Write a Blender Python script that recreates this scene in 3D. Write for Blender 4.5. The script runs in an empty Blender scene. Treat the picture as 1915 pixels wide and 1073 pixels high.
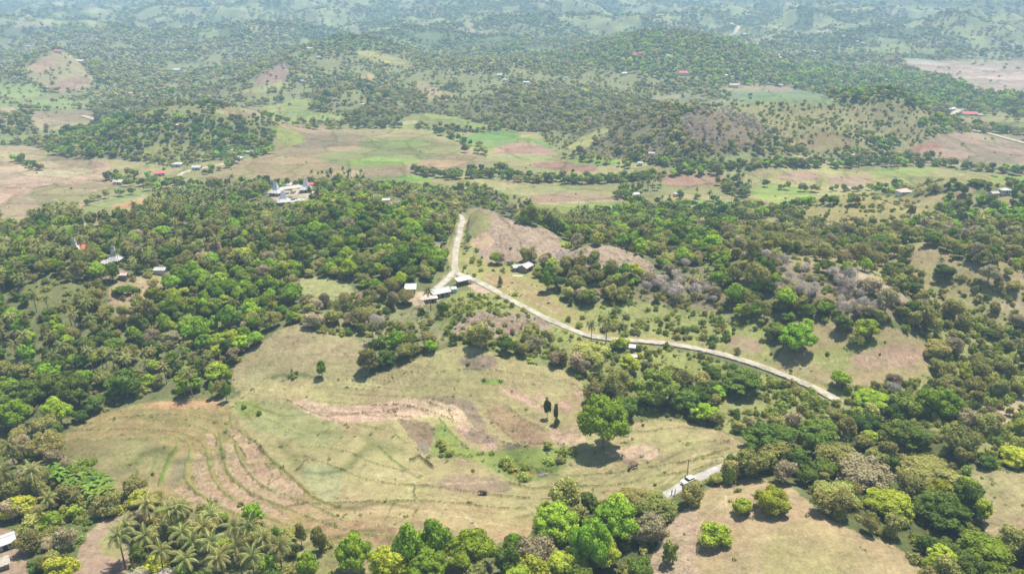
import bpy, math, random
import numpy as np
from mathutils import Vector

# ------------------------------------------------------------------ camera, world, sun, exposure
CZ = 120.0; PITCH = math.radians(22.0); F = 1400.0; U0, V0 = 957.5, 536.5
scene = bpy.context.scene
cam = bpy.data.cameras.new("camera"); camo = bpy.data.objects.new("camera", cam)
scene.collection.objects.link(camo); scene.camera = camo
camo.location = (0, 0, CZ); camo.rotation_euler = (math.pi/2 - PITCH, 0, 0)
cam.sensor_width = 36; cam.lens = 36*F/1915; cam.clip_start = 1; cam.clip_end = 40000
SUN_EL, SUN_AZ = math.radians(70), math.radians(42)      # azimuth from +Y towards +X
w = bpy.data.worlds.new("World"); scene.world = w; w.use_nodes = True
nt = w.node_tree; bg = nt.nodes['Background']; sky = nt.nodes.new('ShaderNodeTexSky')
sky.sky_type = 'NISHITA'; sky.sun_disc = False; sky.sun_elevation = SUN_EL; sky.sun_rotation = SUN_AZ
sky.altitude = 200; sky.air_density = 1.2; sky.dust_density = 1.5
nt.links.new(sky.outputs[0], bg.inputs[0]); bg.inputs[1].default_value = 0.062
sun = bpy.data.lights.new("sun", 'SUN'); sun.energy = 5.0; sun.angle = math.radians(0.53); sun.color = (1, .955, .88)
suno = bpy.data.objects.new("sun", sun); scene.collection.objects.link(suno)
sd = Vector((math.sin(SUN_AZ)*math.cos(SUN_EL), math.cos(SUN_AZ)*math.cos(SUN_EL), math.sin(SUN_EL)))
suno.rotation_euler = sd.to_track_quat('Z', 'Y').to_euler(); suno.location = (0, 0, 400)
scene.view_settings.view_transform = 'Standard'; scene.view_settings.look = 'None'
scene.view_settings.exposure = 0.95; scene.view_settings.gamma = 1
scene.cycles.max_bounces = 5; scene.cycles.diffuse_bounces = 2; scene.cycles.volume_bounces = 1
scene.cycles.transparent_max_bounces = 6; scene.cycles.use_denoising = True

rng = np.random.default_rng(7); random.seed(7)
C = scene.collection

# ------------------------------------------------------------------ noise
_perm = np.random.default_rng(3).permutation(4096)
_ga = np.random.default_rng(4).uniform(0, 2*np.pi, 4096); _gx, _gy = np.cos(_ga), np.sin(_ga)
def perlin(x, y, seed=0):
    x = np.asarray(x, float); y = np.asarray(y, float)
    xi = np.floor(x).astype(np.int64); yi = np.floor(y).astype(np.int64)
    xf = x-xi; yf = y-yi
    def g(ix, iy, dx, dy):
        h = _perm[(ix + _perm[(iy + seed*131) & 4095]) & 4095]
        return _gx[h]*dx + _gy[h]*dy
    u = xf*xf*xf*(xf*(xf*6-15)+10); v = yf*yf*yf*(yf*(yf*6-15)+10)
    a = g(xi, yi, xf, yf); b = g(xi+1, yi, xf-1, yf); c = g(xi, yi+1, xf, yf-1); d = g(xi+1, yi+1, xf-1, yf-1)
    return 1.5*((a+(b-a)*u)*(1-v) + (c+(d-c)*u)*v)
def fbm(x, y, L, octv=3, seed=0, gain=.5):
    s = 0; a = 1; t = 0
    for k in range(octv):
        s = s + a*perlin(x/L*2**k, y/L*2**k, seed+k); t += a; a *= gain
    return s/t
def sstep(a, b, x):
    t = np.clip((x-a)/(b-a), 0, 1); return t*t*(3-2*t)

# ------------------------------------------------------------------ projection
cp, sp = math.cos(PITCH), math.sin(PITCH)
def project(x, y, z):
    dz = z-CZ; d = y*cp - dz*sp; up = y*sp + dz*cp
    d = np.maximum(d, .1)
    return U0 + F*x/d, V0 - F*up/d, d
def raydir(u, v):
    a = (np.asarray(u, float)-U0)/F; b = -(np.asarray(v, float)-V0)/F
    d = np.stack([a, cp + b*sp, -sp + b*cp], -1)
    return d/np.linalg.norm(d, axis=-1, keepdims=True)

# ------------------------------------------------------------------ terrain
_py = np.array([0, 60, 120, 170, 210, 250, 300, 350, 400, 470, 560, 1000, 1500, 1900, 2300, 3000, 4000, 5500, 7000, 9000, 15000.])
_pz = np.array([6, 3, -2, -7, -7, -3, 3, 0, -8, -22, -27, -27, -24, -8, 12, 42, 100, 210, 330, 420, 500.])
_ty = np.linspace(0, 15000, 15001); _tz = np.interp(_ty, _py, _pz)
def _smooth(z, n):
    k = np.ones(n)/n; p = np.pad(z, n//2, mode='edge'); return np.convolve(p, k, 'valid')[:len(z)]
_tz1 = _smooth(_smooth(_tz, 31), 31); _tz2 = _smooth(_smooth(_tz, 401), 401)
_wb = np.clip((_ty-500)/900, 0, 1); _tz = _tz1*(1-_wb) + _tz2*_wb
def base(x, y): return np.interp(y, _ty, _tz)
BUMPS = []
def height_for(x, y, vtop):      # z whose projection at (x,y) lies at pixel row vtop
    b = -(vtop-V0)/F; return CZ + y*(b*cp - sp)/(cp + b*sp)
def bump(u, vb, vt, wu, dep, rot=0, p=2.0):
    d = raydir(u, vb)
    zz = 0.0
    for _ in range(30):
        t = (zz-CZ)/d[2]; x, y = d[0]*t, d[1]*t; zz = float(base(x, y))
    h = height_for(x, y, vt) - zz
    dd = y*cp-(zz-CZ)*sp
    BUMPS.append((x, y, h, wu/F*dd, dep, math.radians(rot), p))
# u, row of the ground under the summit, row of the summit, half width px, half depth m, rotation deg
bump(350, 262, 194, 135, 60)
bump(240, 285, 262, 60, 35)
bump(470, 262, 240, 60, 45)
bump(110, 150, 96, 65, 90); bump(130, 165, 145, 60, 60)
bump(20, 215, 198, 60, 70); bump(0, 250, 222, 60, 50)
bump(1290, 128, 68, 130, 190); bump(1130, 120, 92, 110, 150)
bump(690, 130, 92, 90, 170); bump(590, 135, 98, 110, 170); bump(900, 150, 118, 160, 150)
bump(500, 172, 140, 60, 70)
bump(1260, 268, 200, 150, 75, 0); bump(1450, 248, 186, 125, 60); bump(1650, 254, 182, 100, 60, 0)
bump(1530, 282, 244, 80, 30); bump(1330, 300, 258, 120, 50); bump(880, 210, 182, 190, 110)
bump(650, 205, 176, 80, 90)
bump(905, 445, 391, 42, 28, 0); bump(985, 455, 420, 52, 24, -25); bump(1105, 492, 459, 52, 24, -20); bump(1185, 510, 484, 38, 22, -30)
bump(1590, 415, 366, 100, 34, 0); bump(1840, 405, 338, 90, 40); bump(1730, 400, 372, 80, 40)
bump(1440, 535, 492, 90, 36, -10); bump(1570, 552, 514, 85, 36, -20); bump(1660, 595, 568, 55, 26, -30)
bump(1720, 500, 462, 55, 22, -20); bump(1830, 540, 507, 60, 20, -20)
bump(1610, 640, 605, 120, 26, -10); bump(1900, 560, 535, 80, 30)
bump(600, 400, 352, 200, 45); bump(280, 440, 402, 200, 45); bump(700, 430, 385, 120, 45)
bump(100, 560, 520, 200, 34)
bump(900, 610, 583, 80, 13); bump(860, 690, 652, 160, 16)
bump(1480, 1000, 950, 240, 34, 0); bump(1860, 900, 865, 140, 34)
bump(560, 640, 612, 100, 22)
bump(1200, 150, 128, 100, 110); bump(1900, 60, 40, 260, 400)

def H(x, y):
    x = np.asarray(x, float); y = np.asarray(y, float)
    z = base(x, y)
    for (bx, by, h, rx, ry, ro, p) in BUMPS:
        dx, dy = x-bx, y-by; c, s = math.cos(ro), math.sin(ro)
        q = ((dx*c+dy*s)/rx)**2 + ((-dx*s+dy*c)/ry)**2
        z = z + h*np.exp(-q*.95)
    r = np.hypot(x, y)
    amp = .9 + 5*sstep(330, 420, r)*(1-sstep(430, 520, r)) + 4*sstep(500, 1200, r)
    z = z + amp*.5*fbm(x, y, 55, 3, 11)
    far = sstep(1500, 2300, r)
    rid = 1-np.abs(fbm(x+40*perlin(x/200, y/200, 60), y, 640, 4, 21, .5))*2.6
    z = z + far*(62*rid + 52*fbm(x, y, 260, 3, 31)) - far*40
    z = z + sstep(2300, 3300, r)*(60*(1-np.abs(fbm(x, y, 900, 3, 51))*2.4) - 30)
    z = z + sstep(620, 900, r)*(1-far)*6*fbm(x, y, 260, 3, 41)
    vf = sstep(430, 560, r)*(1-sstep(1000, 1300, r))
    return z

def hit(u, v):
    u = np.atleast_1d(np.asarray(u, float)); v = np.atleast_1d(np.asarray(v, float))
    d = raydir(u, v); n = len(u)
    t0 = np.full(n, 50.0); t1 = np.full(n, 14000.0); done = np.zeros(n, bool)
    t = 50.0
    while t < 14000 and not done.all():
        tn = t*1.006+.3
        P = d*tn; z = CZ+P[:, 2]
        below = (z < H(P[:, 0], P[:, 1])) & ~done
        t0[below] = t; t1[below] = tn; done |= below; t = tn
    for _ in range(14):
        tm = (t0+t1)/2; P = d*tm[:, None]; b = (CZ+P[:, 2]) < H(P[:, 0], P[:, 1])
        t1 = np.where(b, tm, t1); t0 = np.where(b, t0, tm)
    P = d*t1[:, None]; return P[:, 0], P[:, 1], H(P[:, 0], P[:, 1])
_TG = 50*1.006**np.arange(0, 941)
def at(u, v):
    d = raydir(u, v); t0, t1 = 50., 14000.
    for lo in range(0, 940, 120):            # walk outwards in blocks until the ray dips under the ground
        T = _TG[lo:lo+121]; P = d*T[:, None]; k = np.where(CZ+P[:, 2] < H(P[:, 0], P[:, 1]))[0]
        if len(k): t1 = T[k[0]]; t0 = T[max(k[0]-1, 0)]; break
    for _ in range(3):
        T = np.linspace(t0, t1, 17); P = d*T[:, None]; k = np.where(CZ+P[:, 2] < H(P[:, 0], P[:, 1]))[0]
        j = k[0] if len(k) else 16; t1 = T[j]; t0 = T[max(j-1, 0)]
    P = d*t1; return float(P[0]), float(P[1]), float(H(P[:1], P[1:2])[0])

# ------------------------------------------------------------------ land cover traced from the photograph (photo pixels)
NU, NV = 1915, 1073
def lin(c):
    c = np.asarray(c, float)/255; return np.where(c < .04045, c/12.92, ((c+.055)/1.055)**2.4)
ALB = 1/1.88
cov = np.zeros((NV, NU, 4), np.float32); cov[..., :3] = lin((128, 132, 86))*ALB; cov[..., 3] = 0.3
den = np.ones((NV, NU), np.float32)            # tree density
scr = np.full((NV, NU), .35, np.float32)       # scrub density
mix = np.zeros((NV, NU), np.int8)              # species mix
bnd = np.zeros((NV, NU), np.float32)           # bund height
def pip_mask(poly):
    p = np.asarray(poly, float)
    u0, v0 = np.maximum(np.floor(p.min(0))-1, 0).astype(int); u1, v1 = np.ceil(p.max(0)).astype(int)+1
    u1 = min(u1, NU); v1 = min(v1, NV)
    if u1 <= u0 or v1 <= v0: return None
    gx, gy = np.meshgrid(np.arange(u0, u1)+.5, np.arange(v0, v1)+.5)
    s = 3.0 if v0 > 560 else 2.0
    wx = gx + s*perlin(gx/14, gy/7, 5); wy = gy + s*.5*perlin(gx/14, gy/7, 6)
    m = np.zeros(gx.shape, bool); q = np.roll(p, -1, 0)
    for (ax, ay), (bx, by) in zip(p, q):
        if ay == by: continue
        c = (ay > wy) != (by > wy)
        m ^= c & (wx < (bx-ax)*(wy-ay)/(by-ay)+ax)
    return (slice(v0, v1), slice(u0, u1)), m
def smoothpoly(p, n=2):
    p = np.array(p, float); p[:, 0] = np.where(p[:, 0] <= 0, -90, np.where(p[:, 0] >= 1915, 2005, p[:, 0])); p[:, 1] = np.where(p[:, 1] >= 1073, 1160, p[:, 1])
    for _ in range(n):
        q = np.roll(p, -1, 0); p = np.stack([p*.75+q*.25, p*.25+q*.75], 1).reshape(-1, 2)
    return p
def field(col, poly, d=0.0, s=0.02, r=.3, m=None, smooth=True):
    if col is not None and col[0]-col[1] > 20: col = (col[0]-2, col[1]+2, col[2]-1)
    R = pip_mask(smoothpoly(poly) if smooth else poly)
    if R is None: return
    sl, k = R
    if col is not None: cov[sl][k, :3] = lin(col)*ALB; cov[sl][k, 3] = r
    if d is not None: den[sl][k] = d
    if s is not None: scr[sl][k] = s
    if m is not None: mix[sl][k] = m
def zone(m, poly, d=None, s=None, col=None): field(col, poly, d, s, .3, m)
def line(col, pts, wd=2.0, h=0.0, r=.3, clear=True):
    p = np.asarray(pts, float)
    for _ in range(2):
        q = np.concatenate([p[:1], np.stack([p[:-1]*.75+p[1:]*.25, p[:-1]*.25+p[1:]*.75], 1).reshape(-1, 2), p[-1:]]); p = q
    for (a, b) in zip(p[:-1], p[1:]):
        u0 = max(int(min(a[0], b[0])-wd-3), 0); u1 = min(int(max(a[0], b[0])+wd+4), NU)
        v0 = max(int(min(a[1], b[1])-wd-3), 0); v1 = min(int(max(a[1], b[1])+wd+4), NV)
        if u1 <= u0 or v1 <= v0: continue
        gx, gy = np.meshgrid(np.arange(u0, u1)+.5, np.arange(v0, v1)+.5)
        wx = gx + 1.6*perlin(gx/9, gy/9, 8); wy = gy + 1.0*perlin(gx/9, gy/9, 9)
        ab = b-a; L = max((ab**2).sum(), 1e-6)
        t = np.clip(((wx-a[0])*ab[0]+(wy-a[1])*ab[1])/L, 0, 1)
        # rows are foreshortened, so a line is thinner where it runs across the picture
        dist = np.hypot(wx-a[0]-t*ab[0], (wy-a[1]-t*ab[1])*1.5)
        ww = 1.25*wd*(.75+.5*perlin(gx/25, gy/25, 12))
        k = dist < ww/2; sl = (slice(v0, v1), slice(u0, u1))
        if col is not None: cov[sl][k, :3] = lin(col)*ALB
        if h: bnd[sl][k] = np.maximum(bnd[sl][k], h)
        if clear: den[sl][k] = 0
BL = lambda *P: [(x/2.877, 700+y/2.877) for x, y in P]
BM = lambda *P: [(640+x/2.877, 700+y/2.877) for x, y in P]
BR = lambda *P: [(1275+x/2.877, 700+y/2.877) for x, y in P]

# species mixes: 0 general, 1 palm wood, 2 bright, 3 dark, 4 dry scrub, 5 olive scrub, 6 bare trees, 7 big dark crowns, 8 far hill
zone(8, [(0, 0), (1915, 0), (1915, 105), (1700, 110), (1400, 66), (1100, 66), (800, 95), (500, 85), (300, 60), (0, 30)], .5, .3, (128, 150, 98))
zone(9, [(0, 60), (300, 70), (800, 100), (1400, 80), (1915, 120), (1915, 330), (1000, 300), (0, 290)], .85, .4, (146, 148, 100))
field((166, 160, 110), [(0, 270), (80, 272), (200, 300), (380, 305), (520, 290), (500, 235), (640, 238), (780, 240), (860, 250), (960, 243), (1050, 285), (1180, 303), (1300, 318), (1450, 308), (1640, 300), (1915, 300), (1915, 345), (1760, 345), (1700, 358), (1560, 368), (1480, 384), (1380, 396), (1180, 404), (1110, 405), (1000, 408), (960, 390), (920, 352), (780, 348), (660, 345), (560, 350), (440, 345), (350, 350), (270, 405), (200, 425), (0, 425)], d=.006, s=.05, m=3)
zone(4, [(640, 190), (760, 200), (860, 180), (1010, 190), (1150, 205), (1110, 240), (1000, 245), (900, 215), (820, 240)], .75, .6, (125, 128, 85))
zone(5, [(960, 160), (1150, 160), (1260, 190), (1180, 225), (1060, 235), (960, 200)], .8, .5, (125, 140, 80))
zone(4, [(1040, 262), (1150, 215), (1290, 205), (1440, 262), (1400, 285), (1200, 300), (1080, 290)], .62, .6, (130, 125, 90))
zone(3, [(1100, 70), (1420, 75), (1420, 150), (1100, 140)], 1.0)
zone(3, [(560, 90), (1100, 110), (1300, 170), (1900, 215), (1915, 185), (1700, 140), (1400, 110)], 1.0)
zone(3, [(170, 230), (350, 205), (520, 270), (500, 300), (380, 290), (200, 300), (70, 290), (100, 265)], 1.0)
zone(5, [(240, 290), (300, 262), (380, 275), (390, 305), (300, 315)], .5, .6, (150, 155, 90))
zone(3, [(420, 400), (850, 400), (850, 545), (700, 555), (540, 512), (420, 470)], 1.0)
zone(1, [(60, 400), (300, 365), (450, 385), (600, 420), (560, 470), (430, 470), (300, 455), (200, 440), (60, 440)], 1.0)
zone(1, [(0, 440), (260, 460), (330, 520), (160, 600), (0, 600)], 1.0)
zone(1, [(0, 600), (60, 590), (230, 620), (420, 690), (440, 748), (330, 770), (260, 775), (120, 790), (0, 760)], 1.0)
zone(2, [(280, 560), (420, 500), (560, 545), (570, 600), (440, 670), (380, 660), (280, 620)], 1.0)
zone(5, [(60, 500), (200, 530), (230, 610), (120, 600), (40, 560)], .9, .6)
zone(3, [(0, 700), (200, 700), (330, 742), (120, 815), (0, 830)], 1.0)
zone(5, [(0, 830), (110, 830), (210, 920), (210, 960), (110, 1073), (0, 1073)], .7, .8, (115, 125, 70))
zone(1, [(960, 398), (1110, 398), (1110, 440), (1000, 432)], 1.0)
zone(1, [(1170, 430), (1270, 430), (1270, 480), (1170, 470)], 1.0)
zone(3, [(1110, 380), (1420, 385), (1560, 440), (1420, 480), (1230, 470), (1110, 425)], 1.0)
zone(9, [(1400, 400), (1915, 340), (1915, 600), (1690, 560), (1500, 490), (1300, 480)], .62, .5, (164, 156, 108)); zone(3, [(1790, 340), (1915, 345), (1915, 400), (1840, 440), (1720, 400)], .98)
zone(6, [(1200, 520), (1280, 498), (1350, 500), (1370, 565), (1300, 580), (1215, 560)], .95, .5, (140, 135, 100))
zone(5, [(1040, 522), (1110, 530), (1200, 538), (1330, 572), (1440, 560), (1440, 640), (1340, 600), (1200, 590), (1060, 560)], .42, 1.0, (154, 148, 106))
zone(6, [(1180, 535), (1260, 522), (1340, 520), (1440, 560), (1340, 585), (1230, 570)], .85, .6, (150, 140, 108))
zone(4, [(540, 545), (640, 545), (760, 560), (850, 600), (840, 650), (700, 645), (560, 612)], .45, .9, (150, 148, 105))
zone(5, [(800, 570), (870, 590), (1000, 610), (1180, 650), (1280, 700), (1310, 770), (1200, 790), (1090, 740), (1080, 700), (960, 665), (840, 650)], .42, .9, (146, 152, 92))
zone(5, [(1400, 700), (1560, 745), (1700, 690), (1760, 590), (1915, 560), (1915, 880), (1820, 860), (1600, 800), (1400, 830), (1300, 780)], .33, 1.0, (156, 156, 100))
zone(7, [(1390, 870), (1420, 800), (1560, 790), (1760, 790), (1830, 900), (1830, 1010), (1915, 1040), (1915, 1073), (1780, 1073), (1560, 960), (1480, 890)], 1.1, .8, (105, 112, 66))
zone(7, [(990, 950), (1180, 930), (1330, 890), (1300, 940), (1180, 1073), (930, 1073)], .8, .8, (105, 112, 66))
zone(5, [(1700, 560), (1915, 540), (1915, 600), (1760, 640)], .3, .9, (160, 154, 106))
# ---- far right fields
field((186, 166, 146), [(1690, 113), (1790, 115), (1915, 112), (1915, 178), (1850, 176), (1800, 166), (1805, 150), (1745, 140), (1685, 124)])
field((196, 178, 158), [(1740, 132), (1915, 140), (1915, 150), (1800, 146)]); field((170, 158, 128), [(1700, 113), (1915, 112), (1915, 120), (1790, 120)])
field((175, 160, 112), [(1785, 218), (1915, 224), (1915, 262), (1800, 236)])
field((138, 146, 102), [(1800, 226), (1915, 232), (1915, 240), (1830, 233)]); field((196, 172, 112), [(1850, 236), (1915, 241), (1915, 250), (1860, 246)])
field((168, 142, 122), [(1640, 284), (1700, 264), (1800, 243), (1915, 268), (1915, 305), (1830, 308), (1760, 300), (1690, 292)], r=.6)
field((178, 132, 116), [(1690, 272), (1760, 262), (1770, 280), (1700, 285)], r=.6); field((150, 150, 100), [(1640, 284), (1690, 268), (1720, 270), (1660, 292)])
field((132, 146, 106), [(1345, 164), (1440, 159), (1530, 174), (1575, 192), (1480, 197), (1400, 192), (1350, 180)]); field((168, 152, 122), [(1355, 161), (1440, 159), (1500, 168), (1430, 173), (1362, 171)])
field((152, 150, 112), [(1205, 180), (1290, 176), (1345, 188), (1440, 198), (1330, 206), (1240, 200)], s=.2)
# ---- right ridge
field((158, 152, 104), [(1290, 208), (1380, 200), (1460, 191), (1530, 198), (1590, 205), (1620, 188), (1680, 188), (1740, 215), (1780, 240), (1740, 262), (1690, 280), (1640, 285), (1560, 285), (1470, 262), (1420, 240), (1350, 225)], d=.05, s=.55, r=.8, m=4)
zone(6, [(1275, 215), (1340, 205), (1410, 222), (1440, 262), (1380, 280), (1300, 270), (1265, 240)], .6, .5, (140, 125, 100))
zone(2, [(1735, 215), (1790, 235), (1785, 248), (1735, 258), (1715, 235)], 1.0)
zone(3, [(1560, 250), (1640, 255), (1690, 270), (1660, 282), (1580, 268)], .9)
field((168, 156, 106), [(1455, 262), (1520, 243), (1570, 248), (1640, 277), (1560, 284), (1500, 280)], d=.02, s=.25, r=.4)
field((168, 166, 106), [(1050, 275), (1130, 236), (1150, 240), (1085, 287)], s=.2)
field((148, 160, 102), [(1310, 293), (1380, 288), (1445, 294), (1440, 305), (1380, 308), (1320, 305)]); field((172, 158, 118), [(1440, 291), (1500, 290), (1585, 298), (1570, 304), (1450, 303)])
field((168, 162, 108), [(1450, 320), (1530, 316), (1640, 318), (1760, 312), (1850, 325), (1915, 335), (1915, 347), (1850, 348), (1780, 338), (1730, 345), (1620, 355), (1580, 362), (1500, 366), (1440, 354), (1430, 335)])
field((176, 146, 124), [(1460, 322), (1520, 318), (1538, 333), (1480, 340), (1448, 332)], r=.6); field((152, 166, 92), [(1640, 314), (1760, 312), (1740, 326), (1650, 336), (1620, 325)]); field((150, 172, 92), [(1840, 326), (1915, 334), (1915, 344), (1860, 342)])
field((174, 154, 124), [(1540, 325), (1620, 330), (1640, 345), (1560, 350)], r=.5); line((110, 105, 75), [(1450, 332), (1490, 340), (1535, 333), (1530, 322)], 1.5)
field((156, 172, 94), [(1406, 353), (1440, 343), (1480, 347), (1525, 362), (1500, 376), (1430, 380), (1408, 368)])
# ---- centre valley
field((164, 158, 108), [(920, 338), (1000, 330), (1060, 333), (1130, 332), (1230, 325), (1360, 335), (1395, 355), (1350, 366), (1270, 354), (1200, 352), (1160, 357), (1165, 372), (1182, 394), (1110, 402), (1040, 404), (1000, 404), (975, 380), (930, 352)])
field((176, 142, 118), [(1235, 328), (1300, 323), (1362, 329), (1340, 350), (1275, 352), (1225, 342)], r=.6); field((172, 146, 118), [(985, 361), (1060, 358), (1150, 364), (1158, 372), (990, 381)], r=.5)
field((150, 168, 86), [(985, 388), (1060, 383), (1182, 377), (1182, 393), (1100, 404), (1010, 404)]); line((200, 182, 150), [(1010, 382), (1090, 377), (1165, 374)], 2)
field((180, 160, 122), [(925, 342), (985, 335), (970, 348), (940, 352)]); line((110, 112, 72), [(1270, 353), (1350, 340), (1362, 329)], 1.6)
field((134, 158, 84), [(1265, 371), (1400, 378), (1400, 392), (1280, 386)])
field((166, 148, 110), [(355, 326), (420, 310), (500, 292), (530, 272), (522, 250), (500, 236), (560, 230), (650, 238), (740, 243), (800, 255), (860, 270), (900, 290), (925, 305), (860, 312), (800, 318), (740, 322), (660, 332), (560, 342), (460, 337), (380, 337)], r=.5)
field((148, 148, 98), [(590, 292), (700, 275), (830, 262), (885, 282), (790, 302), (700, 306), (640, 312), (600, 302)], r=.5); field((156, 134, 110), [(530, 250), (640, 245), (720, 262), (620, 277), (540, 280)], r=.5)
field((138, 142, 90), [(660, 262), (760, 252), (850, 270), (760, 285), (680, 280)], r=.5)
field((152, 168, 88), [(640, 300), (700, 294), (800, 300), (760, 308), (660, 312)]); field((150, 162, 92), [(700, 270), (770, 262), (820, 268), (760, 278)])
field((166, 168, 98), [(500, 238), (545, 240), (580, 262), (540, 276), (516, 262)]); field((180, 152, 124), [(640, 318), (800, 312), (900, 300), (922, 307), (760, 326), (650, 334)], r=.5)
for k in range(8): line((132, 124, 90), [(540+40*k, 262+5*k), (600+40*k, 258+6*k), (690+40*k, 262+6*k)], 1.2)
field((160, 166, 100), [(385, 207), (470, 202), (520, 195), (560, 183), (605, 188), (562, 205), (640, 215), (655, 226), (560, 230), (490, 230), (430, 217)]); field((164, 148, 114), [(395, 203), (500, 201), (480, 220), (430, 214)], r=.5)
for k in range(5): line((125, 140, 78), [(480, 200+6*k), (540, 196+6*k), (620, 208+5*k)], 1.2)
field((156, 162, 98), [(738, 240), (760, 215), (800, 211), (870, 222), (935, 240), (880, 247), (830, 236), (790, 237)]); field((190, 172, 138), [(738, 226), (800, 224), (795, 231), (742, 233)])
field((132, 158, 88), [(850, 262), (900, 245), (960, 243), (1010, 262), (1045, 282), (980, 284), (920, 280), (870, 273)]); field((172, 170, 112), [(955, 248), (1010, 246), (1017, 262), (975, 258)])
field((182, 150, 126), [(915, 276), (990, 263), (1012, 272), (1045, 289), (980, 292), (930, 291)], r=.6)
field((162, 157, 108), [(900, 290), (1000, 290), (1060, 287), (1130, 290), (1175, 305), (1120, 313), (1040, 303), (960, 306), (920, 309)]); field((152, 168, 88), [(1050, 293), (1120, 291), (1170, 303), (1130, 311), (1060, 303)])
field((162, 126, 108), [(1000, 304), (1060, 302), (1120, 312), (1110, 323), (1050, 319), (990, 311)], r=.6); line((95, 110, 62), [(1020, 290), (1090, 296), (1160, 306)], 1.5)
field((150, 160, 96), [(655, 337), (740, 330), (780, 326), (790, 340), (850, 345), (910, 350), (860, 357), (780, 352), (700, 347)]); field((150, 175, 85), [(740, 330), (795, 328), (815, 340), (760, 343)]); field((186, 162, 134), [(668, 342), (712, 340), (716, 346), (670, 347)])
field((160, 160, 106), [(1160, 352), (1230, 335), (1250, 345), (1200, 362), (1160, 372)], d=0)
# ---- left valley
field((184, 158, 128), [(0, 277), (70, 270), (80, 290), (120, 295), (210, 300), (200, 330), (230, 345), (345, 350), (300, 362), (272, 388), (262, 415), (160, 420), (120, 405), (0, 410)], r=.5)
field((160, 150, 108), [(50, 350), (150, 340), (215, 345), (340, 350), (290, 362), (180, 378), (100, 388), (60, 380)], r=.5); field((194, 154, 110), [(185, 392), (285, 365), (292, 376), (250, 396)]); field((196, 170, 142), [(0, 320), (60, 308), (185, 335), (120, 346), (30, 346)], r=.5)
field((158, 140, 112), [(80, 292), (200, 302), (195, 318), (110, 310)], r=.5); field((150, 158, 100), [(110, 405), (250, 355), (300, 352), (240, 375), (150, 405)])
field((162, 150, 112), [(160, 395), (262, 388), (262, 414), (170, 418)]); line((110, 112, 72), [(0, 350), (60, 352), (130, 340), (210, 338)], 1.8); line((208, 186, 158), [(0, 362), (90, 380), (200, 350)], 1.4)
line((208, 188, 160), [(75, 322), (100, 318), (205, 332)], 3)
field((168, 152, 120), [(60, 206), (185, 204), (178, 222), (110, 242), (70, 250), (60, 230)]); field((178, 154, 124), [(105, 232), (175, 222), (170, 238), (110, 250)])
field((186, 158, 136), [(0, 193), (30, 200), (48, 217), (0, 224)], r=.5); field((142, 154, 96), [(100, 246), (160, 238), (100, 262), (0, 278), (0, 262), (40, 254)], d=.15, s=.4)
field((168, 158, 116), [(38, 132), (100, 96), (132, 100), (150, 120), (180, 148), (165, 172), (100, 172), (60, 152)], d=.08, s=.2); field((184, 152, 128), [(42, 130), (95, 102), (112, 118), (80, 136)]); field((178, 146, 126), [(85, 168), (130, 144), (172, 144), (168, 160), (120, 174)])
field((154, 168, 102), [(0, 160), (60, 152), (90, 170), (60, 187), (0, 180)], d=.1, s=.3); field((148, 162, 102), [(0, 190), (100, 184), (190, 194), (140, 204), (30, 204)], d=.1)
field((154, 170, 114), [(0, 18), (60, 16), (100, 33), (165, 38), (80, 46), (0, 40)], d=.05); field((178, 158, 134), [(0, 36), (60, 42), (150, 47), (60, 50), (0, 46)], d=0)
field((166, 138, 124), [(480, 145), (520, 119), (542, 121), (545, 150), (500, 162), (475, 160)], r=.6, d=.1); field((166, 164, 108), [(425, 177), (480, 162), (545, 149), (550, 160), (500, 174), (440, 187)], d=.03)
field((172, 148, 130), [(303, 158), (337, 155), (337, 170), (310, 171)]); field((172, 165, 108), [(655, 98), (700, 92), (765, 120), (785, 136), (740, 123), (690, 112)], d=.03); field((182, 160, 116), [(665, 147), (690, 133), (712, 152), (680, 158)])
field((174, 158, 116), [(780, 148), (815, 165), (862, 180), (830, 191), (800, 186), (778, 170)], d=.03); field((180, 168, 140), [(1390, 76), (1440, 72), (1485, 78), (1400, 84)]); field((170, 150, 134), [(1390, 89), (1435, 90), (1400, 98)])
field((150, 175, 110), [(1553, 133), (1592, 135), (1587, 143), (1560, 142)]); field((150, 168, 112), [(1480, 96), (1500, 96), (1510, 104), (1480, 103)])
line((215, 200, 165), [(262, 178), (270, 186), (280, 186), (288, 196), (290, 204)], 3)
# ---- wooded hill clearings
field((208, 192, 165), [(500, 352), (540, 346), (585, 350), (590, 368), (560, 378), (520, 378), (500, 366)], s=0)
field((196, 166, 140), [(690, 382), (740, 375), (785, 380), (780, 388), (720, 392)], s=.1); field((168, 168, 112), [(543, 521), (610, 516), (664, 535), (660, 560), (610, 577), (560, 548)], s=.06)
field((176, 158, 122), [(200, 532), (262, 510), (335, 520), (290, 560), (232, 602), (205, 575)], d=.12, s=.6, r=.5)
field((170, 150, 130), [(160, 505), (230, 500), (240, 515), (190, 522)], d=0.05, s=.2)
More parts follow.
